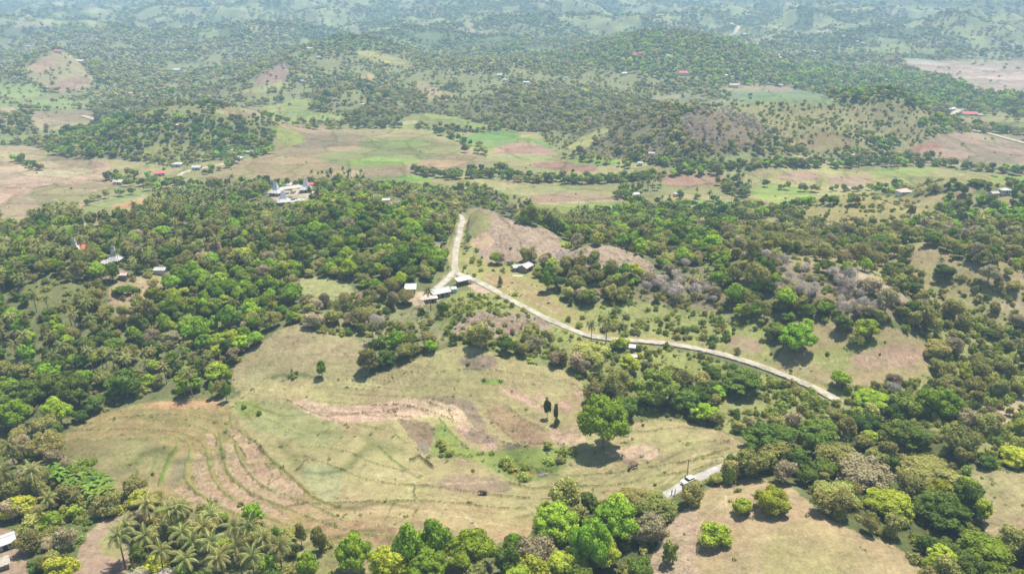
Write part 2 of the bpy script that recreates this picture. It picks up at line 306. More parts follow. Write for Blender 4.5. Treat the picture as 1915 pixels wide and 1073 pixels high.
# ---- junction grassland, bare ridge
field((168, 164, 104), [(858, 398), (880, 400), (890, 462), (910, 492), (990, 502), (1000, 520), (1040, 550), (1060, 575), (1130, 590), (1200, 592), (1330, 612), (1400, 604), (1440, 650), (1450, 690), (1545, 718), (1590, 745), (1480, 705), (1390, 676), (1250, 644), (1150, 634), (1060, 614), (960, 564), (900, 532), (850, 515), (830, 470), (845, 430)], d=.02, s=.22)
field((180, 156, 136), [(870, 392), (900, 387), (940, 403), (990, 424), (1035, 430), (1048, 455), (1080, 465), (1110, 457), (1160, 462), (1200, 480), (1238, 505), (1180, 512), (1110, 502), (1050, 486), (985, 486), (950, 490), (905, 490), (882, 450)], d=0, s=.1, r=1.)
field((166, 162, 110), [(862, 395), (902, 388), (925, 405), (915, 430), (880, 445), (868, 430)], s=.03); field((204, 170, 142), [(875, 455), (905, 430), (927, 448), (915, 468), (892, 466)], r=.9)
line((206, 170, 144), [(950, 430), (945, 455), (925, 480), (917, 490)], 2.2); zone(2, [(1040, 452), (1075, 446), (1085, 462), (1055, 468)], .6, .8, (150, 160, 80))
for k, (a, b, c_) in enumerate([((930, 402), (965, 430), (975, 460)), ((960, 414), (1000, 440), (1030, 462)), ((985, 424), (1020, 438), (1048, 452)), ((905, 396), (935, 425), (940, 470)), ((1120, 460), (1150, 478), (1190, 500)), ((1150, 463), (1185, 480), (1220, 500)), ((1090, 466), (1110, 480), (1150, 500))]):
    line((186, 158, 142) if k % 2 else (150, 122, 106), [a, b, c_], 2.2, .5, clear=False)
field((154, 160, 94), [(850, 545), (900, 540), (960, 567), (1050, 614), (1100, 636), (1240, 646), (1380, 684), (1480, 718), (1565, 757), (1500, 768), (1440, 742), (1400, 705), (1330, 695), (1240, 722), (1190, 655), (1100, 642), (1050, 642), (990, 602), (900, 592), (830, 600), (820, 575)], d=.05, s=.9, m=5)
field((174, 156, 112), [(890, 500), (1000, 530), (1060, 580), (1040, 590), (980, 560), (920, 530)], s=.1); field((206, 182, 156), [(868, 532), (895, 530), (925, 548), (895, 548)], s=0)
field((176, 152, 132), [(845, 602), (880, 585), (940, 577), (1000, 590), (1045, 614), (1000, 617), (962, 611), (950, 635), (900, 627), (850, 634)], s=.3, r=1.); field((176, 132, 130), [(850, 625), (885, 612), (880, 630), (858, 634)]); field((172, 140, 128), [(930, 600), (975, 598), (965, 632), (935, 620)], s=.2)
field((156, 160, 98), [(1080, 570), (1180, 560), (1440, 600), (1440, 640), (1380, 645), (1250, 630), (1150, 622), (1080, 600)], d=.04, s=.7); field((172, 152, 120), [(1340, 625), (1420, 630), (1430, 665), (1370, 655)], s=.15)
field((206, 180, 152), [(745, 545), (790, 545), (830, 540), (845, 550), (800, 572), (770, 572)], s=0)
# ---- right mound and ridges
field((172, 158, 114), [(1440, 690), (1470, 640), (1530, 598), (1640, 602), (1700, 622), (1747, 655), (1742, 690), (1700, 712), (1600, 722), (1540, 718), (1490, 702)], d=.01, s=.06); field((158, 160, 98), [(1500, 650), (1600, 645), (1660, 620), (1640, 680), (1540, 700)], s=.05); field((186, 154, 130), [(1580, 665), (1680, 640), (1740, 660), (1690, 690), (1600, 690)], r=.6, s=.05)
field((188, 168, 142), [(1500, 486), (1560, 496), (1610, 504), (1660, 530), (1706, 564), (1702, 580), (1650, 556), (1600, 526), (1540, 506)], s=.05, r=.5)
zone(6, [(1380, 480), (1480, 482), (1540, 512), (1610, 540), (1700, 592), (1640, 602), (1560, 592), (1500, 575), (1440, 560), (1380, 560)], .98, .6, (160, 145, 118))
zone(3, [(1340, 490), (1450, 490), (1450, 590), (1400, 610), (1340, 580)], 1.0)
field((174, 158, 118), [(1655, 465), (1700, 456), (1760, 470), (1840, 503), (1915, 520), (1915, 545), (1820, 522), (1740, 502), (1690, 482)], d=.03, s=.12); field((168, 158, 104), [(1490, 385), (1560, 368), (1620, 363), (1700, 370), (1760, 360), (1800, 368), (1740, 392), (1690, 412), (1640, 425), (1560, 420), (1500, 402)], d=.06, s=.3)
field((178, 158, 120), [(1690, 385), (1800, 350), (1835, 352), (1780, 382)], s=.15); field((178, 158, 130), [(1850, 560), (1915, 560), (1915, 592), (1860, 582)], s=.15); field((160, 164, 98), [(1860, 470), (1915, 460), (1915, 500), (1870, 498)], s=.15)
# ---- foreground terraces
field((172, 160, 118), [(430, 692), (470, 650), (548, 600), (600, 622), (700, 640), (695, 680), (680, 712), (600, 706), (560, 692), (500, 702), (440, 742)], s=.008)
field((178, 166, 118), [(440, 742), (500, 700), (680, 712), (760, 680), (830, 650), (880, 646), (960, 670), (1050, 690), (1092, 705), (1090, 760), (1120, 790), (1180, 790), (1260, 780), (1330, 798), (1395, 830), (1400, 850), (1330, 875), (1250, 915), (1180, 932), (1090, 938), (1010, 950), (1000, 1000), (900, 1020), (820, 1073), (560, 1073), (560, 990), (470, 975), (330, 950), (280, 930), (200, 905), (100, 865), (120, 810), (200, 770), (330, 741), (430, 748)], s=.008)
field((166, 150, 102), [(108, 860), (125, 800), (200, 768), (330, 741), (432, 750), (440, 790), (560, 900), (640, 965), (730, 1002), (700, 1030), (560, 992), (330, 952), (200, 907)], s=.008, r=.5)
field((160, 150, 104), [(120, 845), (210, 815), (300, 820), (330, 860), (310, 920), (240, 930), (200, 905)], s=.02)
STB = (186, 158, 128)
for P in ([(1220, 290), (1290, 290), (1400, 390), (1450, 470), (1320, 480), (1310, 420)], [(1310, 490), (1460, 480), (1600, 590), (1645, 640), (1600, 672), (1480, 640), (1400, 580), (1330, 530)],
          [(1200, 365), (1270, 370), (1285, 470), (1400, 610), (1700, 690), (1830, 760), (1830, 825), (1600, 735), (1350, 635), (1235, 540), (1205, 440)],
          [(1130, 410), (1170, 420), (1200, 560), (1500, 720), (1600, 800), (1300, 700), (1170, 570)], [(1040, 420), (1100, 410), (1130, 560), (1230, 680), (1400, 770), (1250, 740), (1080, 640), (1030, 540)],
          [(1090, 300), (1165, 330), (1165, 400), (1120, 390)], [(920, 620), (990, 590), (1140, 700), (1040, 705)]):
    field(STB, BL(*P), r=1.)
field((152, 142, 108), BL((900, 600), (930, 480), (1000, 400), (1010, 440), (990, 560), (930, 612))); field((196, 158, 120), BL((700, 180), (930, 130), (1240, 150), (1200, 180), (900, 180)), r=.5)
field((170, 168, 122), BL((1640, 480), (1840, 480), (1840, 680), (1700, 660), (1620, 560)))
field((166, 165, 112), BL((1300, 150), (1530, 130), (1840, 260), (1840, 400), (1500, 330), (1290, 260)), s=.04); zone(5, BL((1260, 140), (1400, 140), (1420, 220), (1280, 230)), 0, .8, (148, 158, 88))
field((212, 180, 152), BM((-300, 150), (-200, 130), (0, 180), (150, 158), (380, 120), (560, 150), (660, 200), (672, 250), (600, 262), (590, 230), (500, 230), (430, 228), (300, 242), (100, 262), (-100, 250)), r=.8)
field((158, 140, 116), BM((400, 118), (520, 112), (680, 130), (745, 220), (785, 280), (745, 320), (690, 260), (650, 190), (560, 150)), r=.7); field((156, 130, 106), BM((290, 242), (480, 250), (500, 330), (460, 420), (380, 350), (330, 290)), r=.7)
field((158, 142, 116), BM((640, 260), (740, 310), (850, 330), (840, 370), (700, 370), (640, 320)), r=.8)
PK = (202, 168, 144)
for P in ([(820, 62), (940, 78), (1085, 170), (1090, 192), (1000, 162), (900, 112)], [(1015, 92), (1085, 98), (1105, 132), (1040, 132)], [(1160, 140), (1225, 150), (1245, 192), (1180, 180)], [(1100, 305), (1180, 292), (1315, 330), (1300, 367), (1150, 372), (1120, 340)], [(735, 395), (780, 358), (835, 370), (840, 410), (800, 417)], [(1240, 90), (1300, 95), (1300, 125), (1250, 115)], [(1200, 280), (1280, 280), (1280, 300), (1210, 298)], [(590, 290), (680, 250), (700, 290), (640, 330)], [(560, 360), (650, 390), (620, 400)], [(590, 435), (700, 440), (690, 470), (600, 460)]):
    field(PK, BM(*P), r=.9)
field((170, 144, 112), BM((758, 170), (860, 148), (950, 220), (1100, 290), (1130, 370), (1000, 382), (900, 332), (850, 282), (790, 262)), r=.8); field((146, 134, 112), BM((850, 362), (990, 392), (940, 432), (870, 430)), r=.6); field((150, 142, 118), BM((390, 350), (465, 370), (465, 432), (420, 412)))
field((146, 160, 88), BM((470, 372), (560, 366), (650, 388), (760, 410), (1000, 400), (1200, 386), (1275, 410), (1240, 452), (1150, 512), (1120, 540), (1000, 584), (900, 562), (820, 512), (700, 452), (480, 444)), s=.3); field((156, 134, 66), BM((880, 508), (1040, 518), (1065, 550), (960, 552), (890, 540)))
field((120, 120, 112), BM((1040, 520), (1120, 525), (1090, 550), (1050, 555))); field((146, 160, 88), BM((500, 260), (560, 270), (660, 385), (480, 370)), s=.25)
field((150, 132, 112), BM((740, 552), (860, 560), (930, 610), (850, 637), (770, 622)), r=.5); field((212, 178, 152), BM((1405, 432), (1480, 398), (1620, 373), (1705, 400), (1700, 452), (1560, 462)), r=.6); field((164, 132, 114), BM((1500, 458), (1600, 462), (1585, 492), (1510, 482)))
field((182, 158, 118), BM((-300, 700), (0, 700), (400, 680), (1000, 730), (1040, 830), (900, 892), (600, 852), (230, 800), (0, 776), (-250, 760)), r=.35); field((178, 144, 112), BM((-200, 780), (0, 782), (200, 800), (500, 862), (520, 900), (0, 920), (-200, 850)), r=.9)
field((186, 154, 120), BM((800, 840), (1040, 850), (1020, 900), (850, 900)))
field((182, 176, 124), BM((0, 20), (260, 40), (230, 80), (60, 80), (0, 60))); field((182, 170, 124), BM((90, 520), (140, 480), (340, 520), (420, 580), (200, 570)))
field((166, 150, 118), BM((540, 540), (900, 560), (930, 620), (640, 640), (500, 600)))
field((160, 138, 118), [(858, 668), (900, 660), (935, 672), (925, 690), (880, 694), (862, 682)], r=.6); zone(5, [(896, 708), (945, 712), (940, 720), (900, 716)], 0, .9, (140, 165, 85)); zone(5, [(868, 725), (915, 725), (920, 750), (870, 748)], 0, .5)
BO = (118, 116, 74); GR = (142, 152, 88)
for P in ([(455, 735), (600, 715), (760, 722), (880, 706), (1010, 716)], [(500, 845), (620, 870), (760, 900), (900, 905), (1040, 880), (1160, 868)], [(640, 960), (760, 950), (860, 965), (960, 985)], [(1240, 905), (1300, 850), (1340, 815)], [(1480, 690), (1560, 672), (1650, 668), (1735, 668)], [(905, 520), (960, 545), (1040, 585)], [(1420, 1073), (1480, 1030), (1600, 1015)], [(560, 680), (620, 660), (680, 665)]): line((204, 184, 144), P, 2.2, 0, clear=False)
for P, c_, wd, hh in [(BL((1010, 370), (1030, 420), (990, 520), (1000, 590), (1140, 690), (1300, 760), (1500, 850)), GR, 4, .5), (BL((1180, 310), (1200, 450), (1240, 560), (1350, 640), (1600, 740), (1830, 830), (2100, 880)), GR, 4, .5), (BL((1270, 370), (1290, 470), (1420, 620), (1640, 680), (1840, 780)), GR, 4, .5),
        (BL((1110, 400), (1140, 560), (1230, 660), (1420, 760), (1600, 830), (1900, 890)), GR, 3.5, .4), (BL((1210, 300), (1330, 430), (1310, 490), (1480, 475)), BO, 3, .3), (BL((1290, 300), (1400, 380), (1460, 460), (1540, 520), (1640, 620), (1690, 670), (1840, 720)), GR, 4.5, .6),
        (BL((370, 300), (650, 295), (900, 300), (1040, 330), (1110, 400)), BO, 2.2, .4), (BL((380, 355), (700, 350), (950, 340), (1000, 360)), GR, 3, .4), (BL((780, 240), (1000, 260), (1130, 300), (1180, 350)), GR, 2.5, .4), (BL((850, 430), (840, 480), (770, 620)), GR, 3.5, .4), (BL((950, 390), (900, 470), (860, 590)), (110, 140, 55), 7, .7), (BL((745, 520), (700, 640), (700, 700)), (110, 140, 55), 5, .5),
        (BL((330, 440), (600, 430), (850, 420)), GR, 2.5, .3), (BL((450, 270), (700, 220), (1000, 210), (1180, 260)), BO, 2, .3), (BL((600, 490), (740, 480), (830, 440)), GR, 3, .4), (BL((1580, 520), (1620, 500), (1640, 455), (1690, 460)), (105, 98, 66), 3, .3), (BL((1740, 320), (1780, 280)), BO, 2.5, .3), (BL((1530, 130), (1650, 190), (1841, 258)), BO, 2, .3), (BL((1300, 330), (1500, 400), (1700, 380), (1841, 410)), GR, 2, .3), (BL((1400, 220), (1640, 330)), GR, 3, .3), (BL((1250, 280), (1240, 200)), GR, 4, .4),
        (BM((-200, 440), (0, 510), (170, 580), (390, 600), (500, 595), (740, 640), (1000, 665), (1200, 670)), BO, 3, .5), (BM((-300, 700), (0, 690), (420, 675), (650, 700), (1010, 725)), BO, 3, .5), (BM((0, 410), (60, 420), (150, 470), (350, 520), (420, 560)), BO, 2.2, .3), (BM((200, 390), (300, 480), (360, 515)), GR, 5, .5), (BM((820, 490), (880, 470), (1130, 525)), (100, 100, 62), 3, .5),
        (BM((900, 580), (1030, 615), (1100, 605), (1500, 600), (1640, 550), (1841, 530), (2000, 480)), (124, 122, 70), 3, .5), (BM((1130, 540), (1280, 545), (1500, 525), (1700, 490), (1841, 470), (2050, 440)), BO, 2.5, .4), (BM((280, 690), (230, 780)), BO, 2.2, .3), (BM((430, 680), (380, 760)), BO, 2, .3), (BM((390, 600), (380, 640), (420, 680)), (110, 112, 66), 3.5, .4), (BM((80, 530), (130, 475)), BO, 1.8, .2),
        (BM((-100, 225), (0, 215), (240, 200), (370, 165), (600, 240), (590, 262)), (128, 110, 82), 3, .4), (BM((150, 165), (360, 160), (470, 215)), (128, 110, 82), 3, .4), (BM((240, 195), (320, 230), (430, 225)), (128, 110, 82), 2.4, .3), (BM((300, 240), (370, 260), (500, 320)), BO, 2.5, .3), (BM((520, 235), (660, 385)), GR, 4, .5), (BM((460, 150), (560, 180), (600, 240)), (128, 110, 82), 2.5, .3), (BM((400, 125), (540, 140), (650, 170)), (128, 110, 82), 2, .3),
        (BM((640, 735), (730, 820)), (212, 190, 150), 2.5, 0), (BM((1350, 610), (1350, 640)), BO, 2, .2), (BM((1500, 265), (1700, 240), (1841, 250)), BO, 2, .4), (BM((1480, 310), (1700, 300), (1841, 280)), BO, 2, .3), (BM((480, 375), (650, 378)), (95, 105, 55), 2, .3), (BM((470, 436), (640, 432), (750, 430)), (95, 105, 55), 2, .3), (BM((850, 360), (1000, 390)), (100, 96, 70), 2.5, .4), (BM((940, 360), (1000, 365), (1210, 378)), (120, 100, 76), 2, .4), (BM((740, 310), (800, 290)), GR, 3, .3), (BM((780, 190), (850, 290), (960, 380)), (130, 112, 80), 2, .3), (BM((880, 160), (1000, 260), (1110, 300)), GR, 3, .4),
        (BM((0, 70), (160, 85), (260, 40)), BO, 2, .3), (BM((0, 30), (80, 25), (260, 36)), BO, 1.8, .3), (BM((60, 270), (250, 290), (350, 370)), GR, 3, .3), (BM((370, 460), (420, 440), (490, 500)), (100, 98, 60), 6, .8),
        (BR((0, 290), (150, 285)), BO, 2, .3), (BR((0, 370), (100, 365), (250, 355)), BO, 2, .4), (BR((0, 480), (60, 460), (250, 400)), (122, 122, 72), 4, .4),
        ([(440, 690), (520, 655), (570, 640), (640, 660)], (190, 172, 130), 2, 0), ([(640, 660), (760, 700), (900, 690), (1000, 700), (1080, 720)], BO, 1.8, .3), ([(850, 690), (940, 694), (990, 700)], BO, 2, .3)]:
    line(c_, P, wd, hh)
# ---- lower right slopes
field((182, 162, 122), [(1180, 1073), (1240, 1010), (1290, 940), (1330, 908), (1400, 890), (1480, 905), (1500, 930), (1560, 978), (1620, 1000), (1700, 1028), (1790, 1073)], s=.02); field((190, 164, 138), [(1180, 1073), (1230, 1000), (1290, 940), (1310, 960), (1290, 1030), (1345, 1073)], r=.7, s=.02); field((178, 164, 116), [(1420, 1000), (1520, 960), (1560, 1000), (1640, 1060), (1440, 1073)], s=.02)
line((206, 182, 142), [(1300, 1030), (1302, 985), (1330, 955), (1355, 935)], 3); line((200, 178, 138), [(1350, 1010), (1460, 1003), (1580, 996)], 2); line((206, 182, 142), [(1357, 925), (1357, 945)], 2.5)
field((176, 164, 118), [(1808, 872), (1870, 880), (1915, 893), (1915, 1022), (1850, 1012), (1832, 960), (1822, 910)], s=.03); line((210, 190, 150), [(1825, 998), (1870, 985), (1915, 975)], 3)
field((188, 170, 134), [(1828, 768), (1870, 738), (1915, 742), (1915, 802), (1850, 792)], d=.03, s=.25); field((178, 152, 128), [(110, 1073), (148, 1012), (200, 962), (262, 958), (232, 1010), (245, 1050), (215, 1073)], s=.1); field((164, 160, 108), [(180, 1000), (240, 985), (235, 1050), (190, 1040)], s=.2)
field((178, 150, 126), [(0, 985), (30, 985), (60, 1020), (30, 1073), (0, 1073)], s=.05); field((150, 150, 95), [(560, 1020), (640, 1010), (640, 1073), (560, 1073)], s=.3)
field((162, 158, 100), [(1180, 925), (1250, 905), (1330, 868), (1400, 850), (1395, 868), (1330, 890), (1255, 928)], s=.5, d=0)

def lookup(x, y, z, warp=0.0):
    u, v, d = project(x, y, z)
    iu = np.clip(u, 0, NU-1).astype(int); iv = np.clip(v, 0, NV-1).astype(int)
    return iv, iu, u, v, d

# ------------------------------------------------------------------ roads (world polylines found on the terrain)
ROADS = {}
def road_pts(px, step=2.0):
    px = np.asarray(px, float)
    x, y, z = hit(px[:, 0], px[:, 1])
    P = np.stack([x, y], 1)
    for _ in range(2):
        P = np.concatenate([P[:1], np.stack([P[:-1]*.75+P[1:]*.25, P[:-1]*.25+P[1:]*.75], 1).reshape(-1, 2), P[-1:]])
    s = np.concatenate([[0], np.cumsum(np.hypot(*np.diff(P, axis=0).T))])
    t = np.arange(0, s[-1], step)
    X = np.interp(t, s, P[:, 0]); Y = np.interp(t, s, P[:, 1])
    Z = H(X, Y); k = 9
    Zp = np.pad(Z, k//2, mode='edge'); Z = np.convolve(Zp, np.ones(k)/k, 'valid')
    return np.stack([X, Y, Z], 1)
RD = [('village_road', [(858, 402), (866, 408), (862, 432), (852, 460), (849, 490), (851, 512), (880, 520), (920, 540), (960, 564), (1010, 590), (1050, 608), (1100, 628), (1150, 635), (1200, 637), (1260, 643), (1330, 656), (1400, 676), (1450, 694), (1500, 714), (1535, 730), (1572, 752)], 3.3, (205, 195, 172), None),
      ('side_road', [(849, 508), (830, 528), (808, 545), (786, 562)], 3.3, (212, 200, 180), None),
      ('farm_road', [(1215, 940), (1250, 923), (1284, 903), (1325, 884), (1390, 858), (1440, 842)], 2.7, (205, 198, 188), None),
      ('valley_road', [(1800, 240), (1840, 248), (1915, 268), (1960, 280)], 6.0, (210, 196, 160), None),
      ('hamlet_road', [(1775, 217), (1785, 212), (1795, 205)], 6.0, (215, 205, 180), None),
      ('field_track', [(153, 217), (175, 224), (200, 233)], 6.0, (210, 190, 160), None),
      ('dirt_road', [(320, 347), (332, 332), (340, 322), (375, 315), (430, 304), (450, 298)], 4.0, (215, 200, 175), None),
      ('mountain_road', [(1366, 42), (1372, 47), (1384, 50), (1378, 62), (1368, 66), (1345, 72)], 12.0, (225, 208, 175), None)]
for n, px, wd, c_, _ in RD[:3]: line((184, 166, 130), px, 15 if n != 'farm_road' else 26, 0)
for n, px, wd, c_, _ in RD: ROADS[n] = (road_pts(px, 1.5 if wd < 5 else 4), wd, c_)
RALL = np.concatenate([np.c_[R[0], np.full(len(R[0]), R[1])] for R in ROADS.values()])
def bench(x, y, z):
    z = z.copy(); near = np.full(x.shape, 1e9)
    for (P, wd, _) in ROADS.values():
        lo = P[:, :2].min(0)-14; hi = P[:, :2].max(0)+14
        m = np.where((x > lo[0]) & (x < hi[0]) & (y > lo[1]) & (y < hi[1]))[0]
        for s in range(0, len(m), 20000):
            q = m[s:s+20000]
            d2 = (x[q, None]-P[None, :, 0])**2 + (y[q, None]-P[None, :, 1])**2
            k = d2.argmin(1); dd = np.sqrt(d2[np.arange(len(q)), k])
            f = 1-sstep(wd*.75, wd*1.5, dd); z[q] = z[q]*(1-f) + (P[k, 2]-.12)*f
            near[q] = np.minimum(near[q], dd-wd/2)
    return z, near

# ------------------------------------------------------------------ materials
MATS = {}
def newmat(name):
    m = bpy.data.materials.new(name); m.use_nodes = True; MATS[name] = m
    return m, m.node_tree, m.node_tree.nodes['Principled BSDF']
def surf(name, rgb, rough=.85, var=.18, scale=1.2, bumpd=0.0, spec=.2, rnd=0.0):
    m, t, b = newmat(name); L = t.links
    tc = t.nodes.new('ShaderNodeTexCoord'); n1 = t.nodes.new('ShaderNodeTexNoise'); n1.inputs['Scale'].default_value = scale; n1.inputs['Detail'].default_value = 5
    L.new(tc.outputs['Object'], n1.inputs['Vector'])
    mr = t.nodes.new('ShaderNodeMapRange'); mr.inputs['To Min'].default_value = 1-var*1.6; mr.inputs['To Max'].default_value = 1+var*1.6
    mr.inputs['From Min'].default_value = .25; mr.inputs['From Max'].default_value = .75
    L.new(n1.outputs['Fac'], mr.inputs['Value'])
    mx = t.nodes.new('ShaderNodeVectorMath'); mx.operation = 'SCALE'; mx.inputs[0].default_value = rgb
    out = mr.outputs[0]
    if rnd:
        oi = t.nodes.new('ShaderNodeObjectInfo'); r2 = t.nodes.new('ShaderNodeMapRange'); r2.inputs['To Min'].default_value = 1-rnd; r2.inputs['To Max'].default_value = 1+rnd
        L.new(oi.outputs['Random'], r2.inputs['Value']); mu = t.nodes.new('ShaderNodeMath'); mu.operation = 'MULTIPLY'
        L.new(out, mu.inputs[0]); L.new(r2.outputs[0], mu.inputs[1]); out = mu.outputs[0]
    L.new(out, mx.inputs['Scale']); L.new(mx.outputs[0], b.inputs['Base Color'])
    b.inputs['Roughness'].default_value = rough; b.inputs['Specular IOR Level'].default_value = spec
    if bumpd:
        bp = t.nodes.new('ShaderNodeBump'); bp.inputs['Distance'].default_value = bumpd; L.new(n1.outputs['Fac'], bp.inputs['Height']); L.new(bp.outputs[0], b.inputs['Normal'])
    return m
def leafmat(name, c1, c2, hv=.3, trans=.28):
    m, t, b = newmat(name); L = t.links; t.nodes.remove(b)
    out = [n for n in t.nodes if n.type == 'OUTPUT_MATERIAL'][0]
    oi = t.nodes.new('ShaderNodeObjectInfo'); tc = t.nodes.new('ShaderNodeTexCoord')
    nz = t.nodes.new('ShaderNodeTexNoise'); nz.inputs['Scale'].default_value = 1.3; nz.inputs['Detail'].default_value = 4; nz.inputs['Roughness'].default_value = .7; L.new(tc.outputs['Object'], nz.inputs['Vector'])
    n2 = t.nodes.new('ShaderNodeMapRange'); n2.inputs['From Min'].default_value = .36; n2.inputs['From Max'].default_value = .64; n2.inputs['To Min'].default_value = -.5; n2.inputs['To Max'].default_value = 1.2; L.new(nz.outputs['Fac'], n2.inputs['Value'])
    ad = t.nodes.new('ShaderNodeMath'); ad.operation = 'ADD'; L.new(n2.outputs[0], ad.inputs[0]); L.new(oi.outputs['Random'], ad.inputs[1])
    hf = t.nodes.new('ShaderNodeMath'); hf.operation = 'MULTIPLY'; hf.inputs[1].default_value = .5; L.new(ad.outputs[0], hf.inputs[0])
    cm = t.nodes.new('ShaderNodeMix'); cm.data_type = 'RGBA'; cm.inputs[6].default_value = (*c1, 1); cm.inputs[7].default_value = (*c2, 1); L.new(hf.outputs[0], cm.inputs[0])
    hs = t.nodes.new('ShaderNodeHueSaturation'); L.new(cm.outputs[2], hs.inputs['Color'])
    wn = t.nodes.new('ShaderNodeTexWhiteNoise'); wn.noise_dimensions = '1D'; L.new(oi.outputs['Random'], wn.inputs['W'])
    vr = t.nodes.new('ShaderNodeMapRange'); vr.inputs['To Min'].default_value = 1-hv; vr.inputs['To Max'].default_value = 1+hv; L.new(wn.outputs['Value'], vr.inputs['Value']); L.new(vr.outputs[0], hs.inputs['Value'])
    hr = t.nodes.new('ShaderNodeMapRange'); hr.inputs['To Min'].default_value = .472; hr.inputs['To Max'].default_value = .514
    sx = t.nodes.new('ShaderNodeSeparateColor'); L.new(wn.outputs['Color'], sx.inputs[0]); L.new(sx.outputs[1], hr.inputs['Value']); L.new(hr.outputs[0], hs.inputs['Hue'])
    d = t.nodes.new('ShaderNodeBsdfDiffuse'); tr = t.nodes.new('ShaderNodeBsdfTranslucent'); mx = t.nodes.new('ShaderNodeMixShader'); mx.inputs[0].default_value = trans
    L.new(hs.outputs[0], d.inputs['Color']); L.new(hs.outputs[0], tr.inputs['Color']); L.new(d.outputs[0], mx.inputs[1]); L.new(tr.outputs[0], mx.inputs[2]); L.new(mx.outputs[0], out.inputs['Surface'])
    return m
leafmat('leaf_dark', (0.083, 0.136, 0.025), (0.213, 0.294, 0.050))
leafmat('leaf_bright', (0.168, 0.281, 0.028), (0.379, 0.532, 0.051))
leafmat('leaf_yellow', (0.244, 0.318, 0.030), (0.487, 0.541, 0.063))
leafmat('leaf_olive', (0.219, 0.227, 0.062), (0.451, 0.430, 0.122))
leafmat('leaf_dry', (0.315, 0.269, 0.142), (0.521, 0.441, 0.242))
leafmat('leaf_palm', (.080,.115,.030), (.250,.275,.085), trans=.2)
leafmat('leaf_palm_old', (0.473, 0.367, 0.131), (0.620, 0.473, 0.177), trans=.2)
leafmat('leaf_scrub', (0.200, 0.258, 0.046), (0.427, 0.464, 0.102))
leafmat('leaf_banana', (0.104, 0.179, 0.028), (0.232, 0.336, 0.056))
surf('twig', (.48, .40, .34), var=.15, rnd=.2); surf('bark', (.22, .18, .14), var=.2, scale=3)
surf('grass_blade', (.25, .28, .09), rnd=.35, scale=.5)

# ------------------------------------------------------------------ mesh helpers
def make_mesh(name, V, Fs, mats, mi=None, smooth=False):
    me = bpy.data.meshes.new(name)
    if isinstance(Fs, np.ndarray):
        k = Fs.shape[1]; V = np.asarray(V, np.float32)
        me.vertices.add(len(V)); me.vertices.foreach_set('co', V.ravel())
        me.loops.add(Fs.size); me.loops.foreach_set('vertex_index', Fs.astype(np.int32).ravel())
        me.polygons.add(len(Fs)); me.polygons.foreach_set('loop_start', np.arange(0, Fs.size, k, dtype=np.int32))
        me.update(calc_edges=True)
    else: me.from_pydata([tuple(map(float, v)) for v in V], [], [tuple(map(int, f)) for f in Fs]); me.update()
    for m in mats: me.materials.append(MATS[m])
    if mi is not None: me.polygons.foreach_set('material_index', np.asarray(mi, np.int32))
    if smooth: me.polygons.foreach_set('use_smooth', np.ones(len(me.polygons), bool))
    return me
class MB:
    def __init__(s): s.V = []; s.F = []
    def add(s, V, Fs):
        o = len(s.V); s.V += [tuple(v) for v in V]; s.F += [tuple(i+o for i in f) for f in Fs]; return s
    def box(s, c, d, rz=0, taper=1):
        cx, cy, cz = c; a, b, h = d[0]/2, d[1]/2, d[2]/2; V = []
        for z, t in ((-h, 1), (h, taper)):
            for x, y in ((-a, -b), (a, -b), (a, b), (-a, b)):
                x, y = x*t, y*t; V.append((cx+x*math.cos(rz)-y*math.sin(rz), cy+x*math.sin(rz)+y*math.cos(rz), cz+z))
        return s.add(V, [(3, 2, 1, 0), (4, 5, 6, 7), (0, 1, 5, 4), (1, 2, 6, 5), (2, 3, 7, 6), (3, 0, 4, 7)])
    def tube(s, P, R, n=6, cap=True):
        P = [Vector(p) for p in P]; V = []; Fs = []
        for i, p in enumerate(P):
            t = (P[min(i+1, len(P)-1)]-P[max(i-1, 0)]).normalized()
            a = t.orthogonal().normalized() if abs(t.z) > .99 else t.cross(Vector((0, 0, 1))).normalized(); b = t.cross(a)
            for k in range(n):
                q = 2*math.pi*k/n; V.append(p + (a*math.cos(q)+b*math.sin(q))*R[i])
        for i in range(len(P)-1):
            for k in range(n): k2 = (k+1) % n; Fs.append((i*n+k, i*n+k2, (i+1)*n+k2, (i+1)*n+k))
        if cap: Fs.append(tuple(range((len(P)-1)*n, len(P)*n))); Fs.append(tuple(range(n-1, -1, -1)))
        return s.add(V, Fs)
    def slab(s, q, t):                    # quad or polygon given a thickness downwards
        n = len(q); V = list(q)+[(x, y, z-t) for x, y, z in q]
        return s.add(V, [tuple(range(n)), tuple(range(2*n-1, n-1, -1))]+[(k, k+n, (k+1) % n+n, (k+1) % n) for k in range(n)])
    def mesh(s, name, mat): return make_mesh(name, s.V, s.F, [mat])
def link(name, me, parent=None, loc=None, rz=None):
    o = bpy.data.objects.new(name, me); C.objects.link(o)
    if parent: o.parent = parent
    if loc is not None: o.location = loc
    if rz is not None: o.rotation_euler = (0, 0, rz)
    return o
def tag(o, label=None, cat=None, group=None, kind=None):
    if label: o['label'] = label
    if cat: o['category'] = cat
    if group: o['group'] = group
    if kind: o['kind'] = kind
    return o
def thing(name, label, cat, loc, rz=0, group=None, scale=1):
    o = bpy.data.objects.new(name, None); C.objects.link(o); o.location = loc; o.rotation_euler = (0, 0, rz)
    o.scale = (scale,)*3 if np.isscalar(scale) else scale; o.empty_display_size = .5
    return tag(o, label, cat, group)

